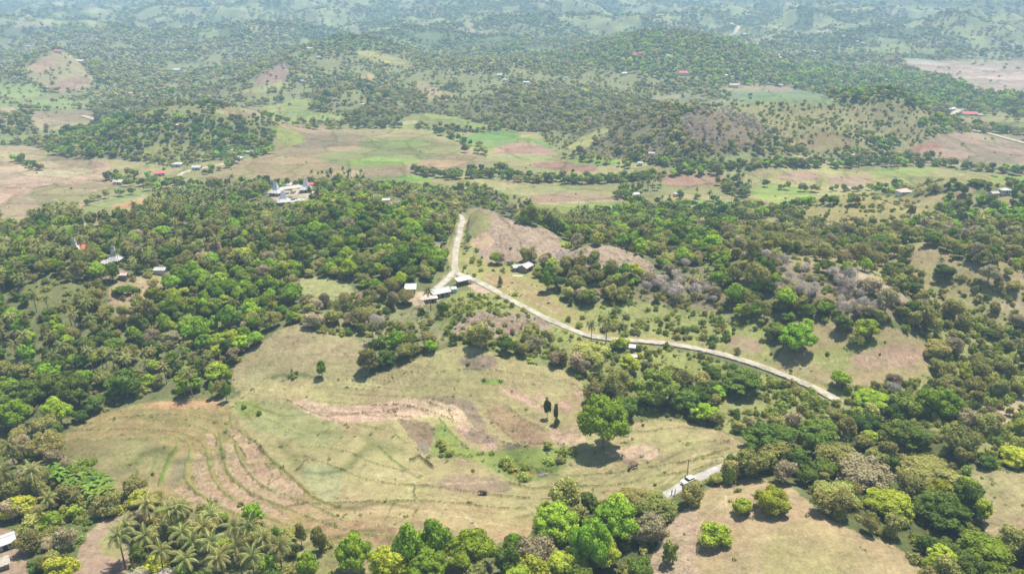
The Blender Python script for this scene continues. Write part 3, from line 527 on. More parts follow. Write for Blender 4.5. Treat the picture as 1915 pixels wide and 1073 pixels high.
# ------------------------------------------------------------------ ground sheet
def r_all(x, y): return np.hypot(x, y)
def build_ground():
    az = np.radians(42); n = 1060
    A = np.concatenate([np.radians(np.linspace(-115, -43, 30)), np.linspace(-az, az, n), np.radians(np.linspace(43, 115, 30))])
    r = [5, 20, 40, 60, 80]; q = 92.0
    while q < 14000: r.append(q); q += min((q*q+CZ**2)/(748*CZ)*1.15, .0052*q)
    r = np.array(r); AA, RR = np.meshgrid(A, r); X = (RR*np.sin(AA)).ravel(); Y = (RR*np.cos(AA)).ravel()
    Z = np.zeros_like(X)
    Yc = np.maximum(Y, 0)
    Z = H(X, Yc); Z, near = bench(X, Y, Z)
    iv, iu, u, v, d = lookup(X, Y, Z)
    inside = (u > -60) & (u < NU+60) & (v > -30) & (v < NV+60) & (Y > 0)
    col = cov[iv, iu].copy()
    # jitter: soft random mixing at patch borders
    ju = np.clip(iu + rng.normal(0, 1.0, len(iu)), 0, NU-1).astype(int); jv = np.clip(iv+rng.normal(0, .7, len(iv)), 0, NV-1).astype(int)
    col = .5*col + .5*cov[jv, ju]
    Z = Z + bnd[iv, iu]*inside*(1+.3*perlin(X/2, Y/2, 70))
    # gullies and furrows on eroded soil
    r1 = np.clip((col[:, 3]-.8)/.2, 0, 1)
    Z = Z + r1*(np.abs(perlin((X-Y*.5)/5, (X*.3+Y)/22, 71))*-1.6+.3)*(Z*0+1)*sstep(600, 500, RR.ravel())
    Z = Z + .10*fbm(X, Y, 5, 2, 75)*(RR.ravel() < 600)
    vm = (den[iv, iu] < .05) & inside & (r_all(X, Y) > 430) & (r_all(X, Y) < 2100) & (v < 420)
    k = np.where(vm)[0]; x_, y_ = X[k]+9*perlin(X[k]/60, Y[k]/60, 301), Y[k]+9*perlin(X[k]/60, Y[k]/60, 302)
    gx_, gy_ = x_/46, y_/30; ix, iy = np.floor(gx_).astype(int), np.floor(gy_).astype(int); f1 = np.full(len(k), 9.); f2 = f1.copy(); cid = np.zeros(len(k), int)
    for dx in (-1, 0, 1):
        for dy in (-1, 0, 1):
            h = _perm[(ix+dx+_perm[(iy+dy) & 4095]) & 4095]; d_ = np.hypot(ix+dx+.15+.7*((h % 97)/97.)-gx_, iy+dy+.15+.7*((h % 89)/89.)-gy_)
            n_ = d_ < f1; f2 = np.where(n_, f1, np.minimum(f2, d_)); cid = np.where(n_, h, cid); f1 = np.minimum(f1, d_)
    tone = ((cid % 61)/61.-.5)[:, None]; hue = ((cid % 53)/53.-.5)[:, None]
    cc = col[k, :3]*(1+.34*tone)*(1+hue*np.array([.16, -.02, .14])); e = ((f2-f1) < .075)[:, None]
    col[k, :3] = np.where(e, cc*np.array([.70, .78, .62]), cc)
    # dry terraces: the slope is cut in low steps with a worn bank at every step
    tm = np.zeros((NV, NU), np.float32)
    for P in ([(430, 692), (548, 600), (700, 640), (760, 680), (830, 650), (880, 646), (1092, 705), (1090, 760), (1330, 798), (1400, 850), (1250, 915), (1000, 960), (1000, 1000), (820, 1073), (640, 1073), (470, 975), (200, 905), (100, 865), (120, 810), (330, 741)], ):
        q = pip_mask(P)
        if q: tm[q[0]][q[1]] = 1
    hs = H(X, Yc) + 1.1*fbm(X, Y, 45, 3, 95) + .02*Y; fr = (hs/.95) % 1.0
    tmv = tm[iv, iu]*inside; bank = tmv*np.exp(-((fr-.5)/.07)**2)*np.clip(.55+1.6*fbm(X, Y, 28, 2, 96), 0, 1)
    Z = Z - tmv*(fr-.5)*.34; col[:, :3] = col[:, :3]*(1-.42*bank[:, None]*np.array([1.05, .85, 1.1]))
    pl = perlin(np.floor(hs/.95)*7.3, X/45, 97); col[:, :3] *= (1+.16*tmv*pl)[:, None]
    # hill country: meadow on spurs, bush in the draws
    R_ = RR.ravel(); far = sstep(1400, 2200, R_)
    nn = fbm(X, Y, 260, 4, 81)
    g1 = lin((166, 170, 112))*ALB; g2 = lin((186, 172, 132))*ALB; g3 = lin((108, 120, 76))*ALB
    hill = np.where((nn > -.03)[:, None], g1, g3); hill = np.where((fbm(X, Y, 180, 3, 85) > .28)[:, None], g2, hill)
    ishill = (mix[iv, iu] == 8) | ~inside
    hill = hill*(1+.45*fbm(X, Y, 50, 3, 88))[:, None]
    hill = np.where((fbm(X, Y, 70, 3, 113) > .05)[:, None], hill*.72, hill)
    f = (far*ishill*.88)[:, None]; col[:, :3] = col[:, :3]*(1-f)+hill*f
    c = len(A); nr = len(r); i = np.arange(nr*c).reshape(nr, c)
    Fs = np.stack([i[:-1, :-1], i[:-1, 1:], i[1:, 1:], i[1:, :-1]], -1).reshape(-1, 4)[:, ::-1]
    me = make_mesh('terrain', np.stack([X, Y, Z], 1), Fs, ['ground'], smooth=True)
    at_ = me.attributes.new('cover', 'FLOAT_COLOR', 'POINT'); at_.data.foreach_set('color', col.astype(np.float32).ravel())
    o = link('terrain', me); tag(o, kind='structure')
    print('ground verts', len(X))
def ground_material():
    m, t, b = newmat('ground'); L = t.links; N = t.nodes.new
    at_ = N('ShaderNodeAttribute'); at_.attribute_name = 'cover'; tc = N('ShaderNodeTexCoord')
    def noise(scale, det=4, rough=.6):
        n = N('ShaderNodeTexNoise'); n.inputs['Scale'].default_value = scale; n.inputs['Detail'].default_value = det; n.inputs['Roughness'].default_value = rough
        L.new(tc.outputs['Object'], n.inputs['Vector']); return n
    def mrange(s, a, b_, c_, d_):
        k = N('ShaderNodeMapRange'); k.inputs['From Min'].default_value = a; k.inputs['From Max'].default_value = b_
        k.inputs['To Min'].default_value = c_; k.inputs['To Max'].default_value = d_; L.new(s, k.inputs['Value']); return k.outputs[0]
    def math_(op, a, b_):
        k = N('ShaderNodeMath'); k.operation = op
        for j, s in enumerate((a, b_)):
            if isinstance(s, (int, float)): k.inputs[j].default_value = s
            else: L.new(s, k.inputs[j])
        return k.outputs[0]
    fine = noise(1.6, 5, .75); mid = noise(.14, 5, .6); big = noise(.022, 4, .55); fm = noise(.5, 5, .7)
    amp = mrange(at_.outputs['Alpha'], .0, 1.0, .5, 1.0)
    f1 = math_('MULTIPLY', math_('ADD', mrange(fine.outputs['Fac'], .3, .7, -.4, .4), mrange(fm.outputs['Fac'], .3, .7, -.38, .38)), amp)
    f2 = mrange(mid.outputs['Fac'], .3, .7, -.17, .17); f3 = mrange(big.outputs['Fac'], .3, .7, -.12, .12)
    s = math_('ADD', 1.0, math_('ADD', f1, math_('ADD', f2, f3)))
    sc = N('ShaderNodeVectorMath'); sc.operation = 'SCALE'; L.new(at_.outputs['Color'], sc.inputs[0]); L.new(s, sc.inputs['Scale'])
    hs = N('ShaderNodeHueSaturation'); L.new(sc.outputs[0], hs.inputs['Color'])
    hn = noise(.06, 4); L.new(mrange(hn.outputs['Fac'], .3, .7, .478, .520), hs.inputs['Hue'])
    L.new(hs.outputs[0], b.inputs['Base Color'])
    b.inputs['Roughness'].default_value = .95; b.inputs['Specular IOR Level'].default_value = .05
    bp = N('ShaderNodeBump'); bp.inputs['Distance'].default_value = .35; bp.inputs['Strength'].default_value = .7
    hb = math_('MULTIPLY', fine.outputs['Fac'], amp); L.new(hb, bp.inputs['Height']); L.new(bp.outputs[0], b.inputs['Normal'])
ground_material(); build_ground()

# road ribbons
def build_road(name, P, wd, c_):
    surf(name+'_surface', tuple(lin(c_)*ALB), var=.26, scale=.35, bumpd=.05)
    T = np.gradient(P[:, :2], axis=0); T /= np.linalg.norm(T, axis=1)[:, None]+1e-9; Nn = np.c_[-T[:, 1], T[:, 0]]
    offs = np.array([-1, -1, -.5, 0, .5, 1, 1]); zo = np.array([-1.0, 0.0, .03, .05, .03, 0, -1.0]); n = len(P)
    jit = 1+.10*perlin(np.arange(n)/4., np.zeros(n)+.5, 90)
    X = P[:, 0, None]+Nn[:, 0, None]*offs*wd/2*jit[:, None]; Y = P[:, 1, None]+Nn[:, 1, None]*offs*wd/2*jit[:, None]
    Z = P[:, 2, None]+zo+.06+ (0 if wd < 5 else .5)
    i = np.arange(n*7).reshape(n, 7); Fs = np.stack([i[:-1, :-1], i[:-1, 1:], i[1:, 1:], i[1:, :-1]], -1).reshape(-1, 4)
    me = make_mesh(name, np.stack([X, Y, Z], -1).reshape(-1, 3), Fs, [name+'_surface'])
    tag(link(name, me), kind='structure')
for n, (P, wd, c_) in ROADS.items(): build_road(n, P, wd, c_)
# stone retaining wall on the near side of the village road
def retaining_wall():
    surf('wall_stone', (.26, .23, .19), var=.5, scale=2.2, bumpd=.1)
    P = ROADS['village_road'][0]; T = np.gradient(P[:, :2], axis=0); T /= np.linalg.norm(T, axis=1)[:, None]; Nn = np.c_[-T[:, 1], T[:, 0]]
    u, v, d = project(P[:, 0], P[:, 1], P[:, 2])
    for lo, hi, nm, lab in ((1090, 1575, 'retaining_wall', 'long rough stone retaining wall carrying the pale road along the slope'),):
        k = np.where((u > lo) & (u < hi) & (v > 560))[0]; mb = MB()
        for a in range(len(k)-1):
            i, j = k[a], k[a+1]
            if j != i+1: continue
            q = []
            for w_ in (i, j):
                sgn = -1 if Nn[w_, 1] > 0 else 1
                for off in (1.72, 2.25): q.append((P[w_, 0]+Nn[w_, 0]*sgn*off, P[w_, 1]+Nn[w_, 1]*sgn*off, P[w_, 2]))
            h = .38 + (.12 if a % 7 == 0 else 0) + .06*math.sin(a*2.1)
            V = [(x, y, z-2.2) for x, y, z in q]+[(x, y, z+h) for x, y, z in q]
            mb.add(V, [(0, 1, 5, 4), (1, 3, 7, 5), (3, 2, 6, 7), (2, 0, 4, 6), (4, 5, 7, 6)])
        tag(link(nm, mb.mesh(nm, 'wall_stone')), lab, 'wall')
retaining_wall()

# ------------------------------------------------------------------ tree meshes
def ico(sub):
    import bmesh
    bm = bmesh.new(); bmesh.ops.create_icosphere(bm, subdivisions=sub, radius=1)
    V = np.array([v.co for v in bm.verts]); Fs = np.array([[v.index for v in f.verts] for f in bm.faces]); bm.free(); return V, Fs
ICO = {1: ico(1), 2: ico(2), 3: ico(3)}
def crown_mesh(name, seed, mat, R=(4.6, 4.6, 4.0), cz=5.0, lobes=9, sub=2, leaves=900, ls=.42, lr=(.34, .5), open_=0.0, core=True, thin=1.0):
    g = np.random.default_rng(seed); R = np.array(R, float); V = []; Fs = []; nv = 0
    cen = []; rad = []
    for k in range(lobes):
        th = 2*math.pi*(k/lobes*1.618+g.uniform(0, .1)); zz = g.uniform(-.45, .95) if k else .7
        rr = math.sqrt(max(0, 1-zz*zz))*g.uniform(.5, .8) if k else 0
        q = lr[0]*.7 + (lr[1]*1.1-lr[0]*.7)*g.random()**1.3
        cen.append(np.array([rr*math.cos(th), rr*math.sin(th), zz*(1-q)])*R); rad.append(q*R.mean()*g.uniform(.85, 1.15))
    cen.append(np.zeros(3)); rad.append(.55*R.mean())
    cen = np.array(cen); rad = np.array(rad)
    bv, bf = ICO[sub]
    if core:
        for c, q in zip(cen, rad):
            p = bv*q*(.9*(1-open_*.6))*(1+.42*g.normal(0, .5, (len(bv), 1)))*np.array([g.uniform(.8, 1.25), g.uniform(.8, 1.25), g.uniform(.65, 1.05)]); V.append(p+c); Fs.append(bf+nv); nv += len(bv)
    Vc = np.concatenate(V) if V else np.zeros((0, 3)); Ft = np.concatenate(Fs) if Fs else np.zeros((0, 3), int)
    w_ = rad**2/np.sum(rad**2); k = g.choice(len(rad), leaves, p=w_)
    d = g.normal(size=(leaves, 3)); d[:, 2] += .25; d /= np.linalg.norm(d, axis=1)[:, None]
    # knots of leaves: directions are clustered so that gaps stay between them
    c0 = cen[k] + d*rad[k, None]*g.uniform(.85, 1.22+open_, (leaves, 1))*np.array([1, 1, .88])
    inside = (((c0[:, None]-cen[None])**2).sum(-1) < (rad*.72)[None]**2).any(1); c0 = c0[~inside]; d = d[~inside]; n = len(c0)
    nn = d + g.normal(0, .55, (n, 3)); nn /= np.linalg.norm(nn, axis=1)[:, None]
    a = np.cross(nn, g.normal(size=(n, 3))); a /= np.linalg.norm(a, axis=1)[:, None]; b = np.cross(nn, a)
    s = ls*g.uniform(.6, 1.3, (n, 1)); s2 = s*g.uniform(.55, .9, (n, 1))*thin
    Q = np.stack([c0-a*s, c0-b*s2, c0+a*s, c0+b*s2], 1).reshape(-1, 3)
    Fq = np.arange(n*4).reshape(n, 4)+len(Vc)
    Vall = np.concatenate([Vc, Q]); Vall[:, 2] += cz
    me = bpy.data.meshes.new(name); me.vertices.add(len(Vall)); me.vertices.foreach_set('co', Vall.astype(np.float32).ravel())
    me.loops.add(Ft.size+Fq.size); me.loops.foreach_set('vertex_index', np.concatenate([Ft.ravel(), Fq.ravel()]).astype(np.int32))
    me.polygons.add(len(Ft)+n); me.polygons.foreach_set('loop_start', np.concatenate([np.arange(len(Ft))*3, Ft.size+np.arange(n)*4]).astype(np.int32))
    me.update(calc_edges=True); me.materials.append(MATS[mat]); return me
def trunk_mesh(name, seed, h=6, r=.28, limbs=4, spread=2.2):
    g = random.Random(seed); mb = MB(); mb.tube([(0, 0, -1.2), (g.uniform(-.1, .1), 0, h*.3), (g.uniform(-.3, .3), g.uniform(-.3, .3), h*.6), (0, 0, h)], [r*1.25, r, r*.75, r*.35], 7)
    for k in range(limbs):
        a = 6.283*k/limbs+g.uniform(-.4, .4); z0 = h*g.uniform(.35, .6)
        mb.tube([(0, 0, z0), (math.cos(a)*spread*.5, math.sin(a)*spread*.5, z0+h*.2), (math.cos(a)*spread, math.sin(a)*spread, z0+h*.38)], [r*.6, r*.42, r*.18], 5)
    return mb.mesh(name, 'bark')
def bare_mesh(name, seed, fine=True):
    g = random.Random(seed); mb = MB(); tb = MB()
    def br(p, d, L, r, lv):
        q = p+d*L*.5+Vector((g.uniform(-.1, .1), g.uniform(-.1, .1), 0))*L*.5; e = p+d*L
        (tb if r > .15 else mb).tube([p, q, e], [r, r*.8, r*.6], 5 if lv > 1 else 3, False)
        if lv == 0: return
        for k in range(3 if lv > 1 else (7 if fine else 4)):
            nd = (d + Vector((g.gauss(0, .55), g.gauss(0, .55), g.uniform(0, .45)))).normalized()
            br(e if k < 2 else q, nd, L*g.uniform(.6, .85), r*.6, lv-1)
    br(Vector((0, 0, -.6)), Vector((g.uniform(-.05, .05), 0, 1)), 2.9, .2, 4 if fine else 3)
    mb.V += [tuple(v) for v in ()]; o_ = len(mb.V); mb.add(tb.V, tb.F)
    return mb.mesh(name+'_trunk', 'twig'), crown_mesh(name, seed+900, 'twig', R=(3.1, 3.1, 2.5), cz=5.2, lobes=9, leaves=1500 if fine else 420, ls=.42 if fine else .62, lr=(.28, .5), open_=.35, core=False, thin=.16 if fine else .22)
def palm_meshes(name, seed, fine=True):
    g = random.Random(seed); h = 9.5; lean = g.uniform(-1.2, 1.2)
    mb = MB(); P = [(lean*(t**2), 0, t*h-(1.0 if t == 0 else 0)) for t in (0, .25, .5, .75, 1)]
    mb.tube(P, [.26, .19, .16, .15, .17], 6); tr = mb.mesh(name+'_trunk', 'bark')
    V = []; Fs = []; Fm = []; top = Vector(P[-1]); nf = 21 if fine else 15
    for k in range(nf):
        a = 2.39996*k + g.uniform(-.2, .2); lv = k/nf; el = 1.35-2.0*lv + g.uniform(-.1, .1); L = g.uniform(3.6, 4.6)*(1-.12*lv)
        old = 1 if k > nf*.86 else 0
        hd = Vector((math.cos(a), math.sin(a), 0)); p = top.copy(); ang = el; pts = [p.copy()]; ns = 7 if fine else 4
        for j in range(ns):
            p = p + (hd*math.cos(ang)+Vector((0, 0, math.sin(ang))))*(L/ns); pts.append(p.copy()); ang -= (2.1 if fine else 2.0)/ns*(.6+.8*j/ns)
        side = Vector((-hd.y, hd.x, 0))
        if fine:
            for j in range(ns):
                for hh in (0, .5):
                    p0 = pts[j].lerp(pts[j+1], hh); tq = (pts[j+1]-pts[j]).normalized(); x = (j+hh)/ns
                    wl = .92*math.sin(math.pi*min(1, .12+.9*x))**.6*(1-.35*x)
                    for s in (-1, 1):
                        dr = (side*s*.85+tq*.45-Vector((0, 0, .45))).normalized()*wl; wv = tq*.11
                        o = len(V); V += [p0-wv, p0+wv, p0+dr+wv*.3, p0+dr*.9-wv*.6]; Fs.append((o, o+1, o+2, o+3)); Fm.append(old)
            for j in range(ns):
                o = len(V); up = Vector((0, 0, .05)); V += [pts[j]-side*.05, pts[j]+side*.05, pts[j+1]+side*.03, pts[j+1]-side*.03]; Fs.append((o, o+1, o+2, o+3)); Fm.append(1)
        else:
            for j in range(ns):
                w0 = .75*math.sin(math.pi*min(1, .15+.85*j/ns))**.6; w1 = .75*math.sin(math.pi*min(1, .15+.85*(j+1)/ns))**.6 if j < ns-1 else .1
                for s in (-1, 1):
                    dn = Vector((0, 0, -.45)); o = len(V); V += [pts[j], pts[j+1], pts[j+1]+side*s*w1+dn*w1, pts[j]+side*s*w0+dn*w0]; Fs.append((o, o+1, o+2, o+3)); Fm.append(old)
    me = make_mesh(name+'_crown', V, Fs, ['leaf_palm', 'leaf_palm_old'], Fm)
    return tr, me
def banana_mesh(name, seed):
    g = random.Random(seed); V = []; Fs = []
    for s in range(3):
        bx, by = g.uniform(-.9, .9), g.uniform(-.9, .9); top = Vector((bx, by, g.uniform(1.6, 2.4)))
        for k in range(8):
            a = 2.4*k+g.random(); hd = Vector((math.cos(a), math.sin(a), 0)); side = Vector((-hd.y, hd.x, 0)); ang = 1.25-.1*k; p = top.copy(); pts = [p.copy()]
            for j in range(4): p = p+(hd*math.cos(ang)+Vector((0, 0, math.sin(ang))))*.65; pts.append(p.copy()); ang -= .5
            for j in range(4):
                w0 = (.1, .34, .38, .28)[j]; w1 = (.34, .38, .28, .04)[j]
                o = len(V); V += [pts[j]-side*w0, pts[j]+side*w0, pts[j+1]+side*w1, pts[j+1]-side*w1]; Fs.append((o, o+1, o+2, o+3))
    lf = make_mesh(name+'_leaves', V, Fs, ['leaf_banana']); g = random.Random(seed); st = []
    for s in range(3):
        bx, by = g.uniform(-.9, .9), g.uniform(-.9, .9); h = g.uniform(1.6, 2.4); st.append(MB().tube([(bx, by, -.4), (bx, by, h)], [.16, .1], 6).mesh(name+'_stem', 'leaf_banana'))
        for k in range(8): g.random()
    return lf, st
def tuft_mesh(name, seed, n=26, h=.7, r=.5, mat='grass_blade'):
    g = random.Random(seed); V = []; Fs = []
    for k in range(n):
        a = g.uniform(0, 6.283); q = r*math.sqrt(g.random()); b = g.uniform(0, 6.283); x, y = q*math.cos(a), q*math.sin(a); L = h*g.uniform(.5, 1.1); lean = Vector((math.cos(b), math.sin(b), 0))*L*.5; wv = Vector((-math.sin(b), math.cos(b), 0))*.09
        o = len(V); p = Vector((x, y, -.1)); V += [p-wv, p+wv, p+lean+Vector((0, 0, L))]; Fs.append((o, o+1, o+2))
    return make_mesh(name, V, Fs, [mat])

SP = ['dark', 'bright', 'yellow', 'olive', 'dry']
LM = dict(dark='leaf_dark', bright='leaf_bright', yellow='leaf_yellow', olive='leaf_olive', dry='leaf_dry', scrub='leaf_scrub')
BIG = {}; NEAR = {}; MID = {}; FARM = {}; TR = [trunk_mesh(f'trunk_{k}', k, 6.2) for k in range(3)]
sd_ = 0
for s in SP:
    for k in range(3):
        sd_ += 1; R = [(4.6, 4.4, 4.1), (5.4, 4.4, 3.5), (3.5, 3.8, 4.4)][k]; op = .25 if s in ('olive', 'dry') else .05
        NEAR[s, k] = crown_mesh(f'{s}_crown_near', sd_, LM[s], R, lobes=17+3*k, sub=2, leaves=3300, ls=.31, lr=(.20, .36), open_=op)
        if k == 0: BIG[s] = crown_mesh(f'{s}_crown_big', sd_+150, LM[s], (4.7, 4.5, 3.9), lobes=30, sub=2, leaves=9000, ls=.19, lr=(.16, .30), open_=op)
        MID[s, k] = crown_mesh(f'{s}_crown_mid', sd_+50, LM[s], R, lobes=10, sub=1, leaves=380, ls=.62, lr=(.24, .42), open_=op)
        FARM[s, k] = crown_mesh(f'{s}_crown_far', sd_+90, LM[s], (R[0]*1.05, R[1]*1.05, R[2]), lobes=4, sub=1, leaves=36, ls=1.2, lr=(.4, .55))
SHR = {}; SHRM = {}
for s, m in (('green', 'leaf_scrub'), ('olive', 'leaf_olive'), ('dark', 'leaf_dark')):
    for k in range(2):
        sd_ += 1; SHR[s, k] = crown_mesh(f'{s}_shrub', sd_+200, m, (1.9, 1.8, 1.35), cz=.95, lobes=8, sub=1, leaves=420, ls=.24, lr=(.3, .45), open_=.25)
        SHRM[s, k] = crown_mesh(f'{s}_shrub_small', sd_+260, m, (1.9, 1.8, 1.35), cz=.95, lobes=4, sub=1, leaves=70, ls=.42, lr=(.35, .5), open_=.2)
BARE = [bare_mesh(f'bare_{k}', 40+k) for k in range(3)]; BAREM = [bare_mesh(f'bare_mid_{k}', 50+k, False) for k in range(2)]
PALM = [palm_meshes(f'palm_{k}', 60+k) for k in range(4)]; PALMM = [palm_meshes(f'palm_mid_{k}', 70+k, False) for k in range(3)]
# ------------------------------------------------------------------ planting
PL = dict(tree=[], palm=[], bare=[], shrub=[])   # rows: x, y, z, scale, species, variant, rot
HERO_XY = []
def sp_pick(mixid, q, cl):
    M = {0: [('dark', .30), ('bright', .14), ('olive', .26), ('dry', .07), ('yellow', .05), ('palm', .10), ('bare', .08)],
         1: [('palm', .42), ('dark', .14), ('bright', .16), ('olive', .16), ('dry', .06), ('yellow', .05), ('bare', .03)],
         2: [('bright', .52), ('dark', .16), ('yellow', .14), ('olive', .10), ('dry', .03), ('palm', .05)],
         3: [('dark', .44), ('bright', .24), ('olive', .18), ('palm', .09), ('dry', .02), ('yellow', .03)],
         4: [('dry', .30), ('olive', .40), ('bare', .20), ('dark', .10)],
         5: [('olive', .58), ('dry', .12), ('dark', .12), ('yellow', .10), ('bare', .08)],
         6: [('bare', .66), ('dry', .16), ('olive', .12), ('dark', .06)],
         7: [('olive', .42), ('dark', .22), ('yellow', .20), ('dry', .10), ('bright', .06)],
         9: [('dark', .34), ('olive', .36), ('dry', .10), ('bright', .10), ('bare', .05), ('palm', .05)],
         8: [('dark', .55), ('olive', .35), ('bright', .10)]}[mixid]
    q = (q*.55 + cl*.45) % 1.0
    for s, p in M:
        if q < p: return s
        q -= p
    return M[0][0]
def clear_of(x, y, pts, r):
    if not len(pts): return np.ones(len(x), bool)
    ok = np.ones(len(x), bool); r = np.asarray(r); q = {}
    for j, (a, b) in enumerate(pts): q.setdefault((int(a//60), int(b//60)), []).append(j)
    cx = np.floor(x/60).astype(int); cy = np.floor(y/60).astype(int)
    for (a, b), js in q.items():
        k = np.where((abs(cx-a) <= 1) & (abs(cy-b) <= 1))[0]
        if len(k):
            p = pts[js]; d2 = (x[k, None]-p[None, :, 0])**2+(y[k, None]-p[None, :, 1])**2
            ok[k] &= (d2 > r[js][None, :]**2).all(1)
    return ok
HOUSE_XY = []      # filled by the buildings: x, y, radius to keep free
def plant():
    rd = RALL[:, [0, 1]]; rw = RALL[:, 3]/2+2.2
    hx = np.array(HOUSE_XY).reshape(-1, 3); he = np.array(HERO_XY).reshape(-1, 3)
    for (r0, r1, sp, ks) in ((105, 430, 4.4, .86), (430, 900, 5.4, .78), (900, 1600, 7.8, 1.05), (1600, 2700, 12.5, 1.5), (2700, 4300, 19, 2.1), (4300, 8500, 33, 3.4)):
        n = int(r1/sp*1.35)+2
        gx, gy = np.meshgrid(np.arange(-n, n+1)*sp*.5*2, np.arange(0, int(r1/sp)+2)*sp)
        gx = (gx + rng.uniform(-.5, .5, gx.shape)*sp*.95).ravel(); gy = (gy + rng.uniform(-.5, .5, gy.shape)*sp*.95).ravel()
        rr = np.hypot(gx, gy); a = np.degrees(np.arctan2(gx, gy)); k = (rr > r0) & (rr < r1) & (np.abs(a) < (46 if r1 < 500 else 38.5))
        x, y = gx[k], gy[k]; z = H(x, y); iv, iu, u, v, d = lookup(x, y, z)
        dn = den[iv, iu]; mx_ = mix[iv, iu]; far = r1 > 1700
        cl = fbm(x, y, 34 if not far else 210, 3, 101); big = fbm(x, y, 90 if not far else 300, 3, 105)
        p = dn.astype(float)
        cf = fbm(x, y, 110, 3, 109)
        p = np.where(dn > .97, np.clip(.84+.7*cl, .5, .95) if r1 < 500 else np.clip(.80+1.0*cl+.9*cf, .15, .95), p*np.clip(1+1.8*cl+1.8*cf, 0, 1.25))
        if r0 >= 430:
            p = np.where(mx_ == 9, dn*1.1*sstep(-.16, .10, cf*1.1+cl*.6+.05)+.03, p); p = np.where((mx_ == 3) & (dn > .9), .93, p)
        if far:
            meadow = fbm(x, y, 260, 4, 81) > -.03; c2 = fbm(x, y, 80, 3, 113); p = np.where(mx_ == 8, np.where(meadow, np.where(c2 > .12, .85, .06), np.where(c2 > -.18, .95, .25)), p)
        q = rng.random(len(x)); keep = (q < p) & clear_of(x, y, rd, rw)
        if len(hx): keep &= clear_of(x, y, hx[:, :2], hx[:, 2])
        if len(he): keep &= clear_of(x, y, he[:, :2], he[:, 2])
        for i in np.where(keep)[0]:
            s = sp_pick(int(mx_[i]), rng.random(), (cl[i]*2.2+big[i]*3+7) % 1.0)
            sc = float(np.clip(rng.normal(.74, .2), .38, 1.3))*ks*.92
            if mx_[i] == 7: sc *= 1.15
            if mx_[i] == 3: sc *= 1.12
            if p[i] < .3: sc *= .62
            row = (x[i], y[i], z[i], sc, s, int(rng.integers(0, 12)), float(rng.uniform(0, 6.283)))
            if s == 'palm': PL['palm'].append((x[i], y[i], z[i], float(rng.uniform(.75, 1.08))*max(.85, ks*.8)) + row[4:])
            elif s == 'bare': PL['bare'].append((x[i], y[i], z[i], sc*1.05)+row[4:])
            else: PL['tree'].append(row)
    for (r0, r1, sp) in ((105, 320, 2.7), (320, 480, 3.6), (480, 900, 4.6), (900, 1700, 8.0), (1700, 2600, 13)):
        n = int(r1/sp*1.2)+2; gx, gy = np.meshgrid(np.arange(-n, n+1)*sp, np.arange(0, int(r1/sp)+2)*sp)
        gx = (gx + rng.uniform(-.5, .5, gx.shape)*sp).ravel(); gy = (gy + rng.uniform(-.5, .5, gy.shape)*sp).ravel()
        rr = np.hypot(gx, gy); a = np.degrees(np.arctan2(gx, gy)); k = (rr > r0) & (rr < r1) & (np.abs(a) < 43)
        x, y = gx[k], gy[k]; z = H(x, y); iv, iu, u, v, d = lookup(x, y, z)
        cl = fbm(x, y, 12, 2, 131); p = scr[iv, iu]*np.clip(1+2.0*cl, .1, 2)*np.where(u > 1440, 1.05, .8); p[den[iv, iu] > .97] *= .6 if r1 < 500 else 1.0
        p = np.where(((mix[iv, iu] == 9) | (mix[iv, iu] == 8)) & (den[iv, iu] > .3), np.clip(.30+1.5*fbm(x, y, 60, 2, 133), 0, .8), p)
        keep = (rng.random(len(x)) < p) & clear_of(x, y, rd, rw-1.2)
        if len(hx): keep &= clear_of(x, y, hx[:, :2], hx[:, 2]*.8)
        for i in np.where(keep)[0]:
            mid_ = int(mix[iv[i], iu[i]]); q = rng.random()
            s = 'green' if q < (.6 if mid_ in (0, 2, 5) else .35) else ('olive' if q < .88 else 'dark')
            sc = float(rng.uniform(.35, 1.05))*(1 if r1 < 500 else 1.25 if r1 < 950 else 1.9 if r1 < 1800 else 2.9)
            if scr[iv[i], iu[i]] < .12: sc *= .5
            if mid_ == 5: sc *= 1.15 if u[i] > 1440 else .85
            PL['shrub'].append((x[i], y[i], z[i], sc, s, int(rng.integers(0, 12)), float(rng.uniform(0, 6.283))))
def along(pts, spacing, species, sc=(.6, 1.0), jit=4, prob=1.0):
    px = np.asarray(pts, float); x, y, z = hit(px[:, 0], px[:, 1]); P = np.stack([x, y], 1)
    s = np.concatenate([[0], np.cumsum(np.hypot(*np.diff(P, axis=0).T))]); t = np.arange(0, s[-1], spacing)
    X = np.interp(t, s, P[:, 0])+rng.normal(0, jit, len(t)); Y = np.interp(t, s, P[:, 1])+rng.normal(0, jit, len(t)); Z = H(X, Y)
    for a, b, c_ in zip(X, Y, Z):
        if rng.random() > prob: continue
        s_ = species[int(rng.integers(len(species)))]; row = (a, b, c_, float(rng.uniform(*sc)), s_, int(rng.integers(0, 12)), float(rng.uniform(0, 6.283)))
        PL['palm' if s_ == 'palm' else ('bare' if s_ == 'bare' else 'tree')].append(row)

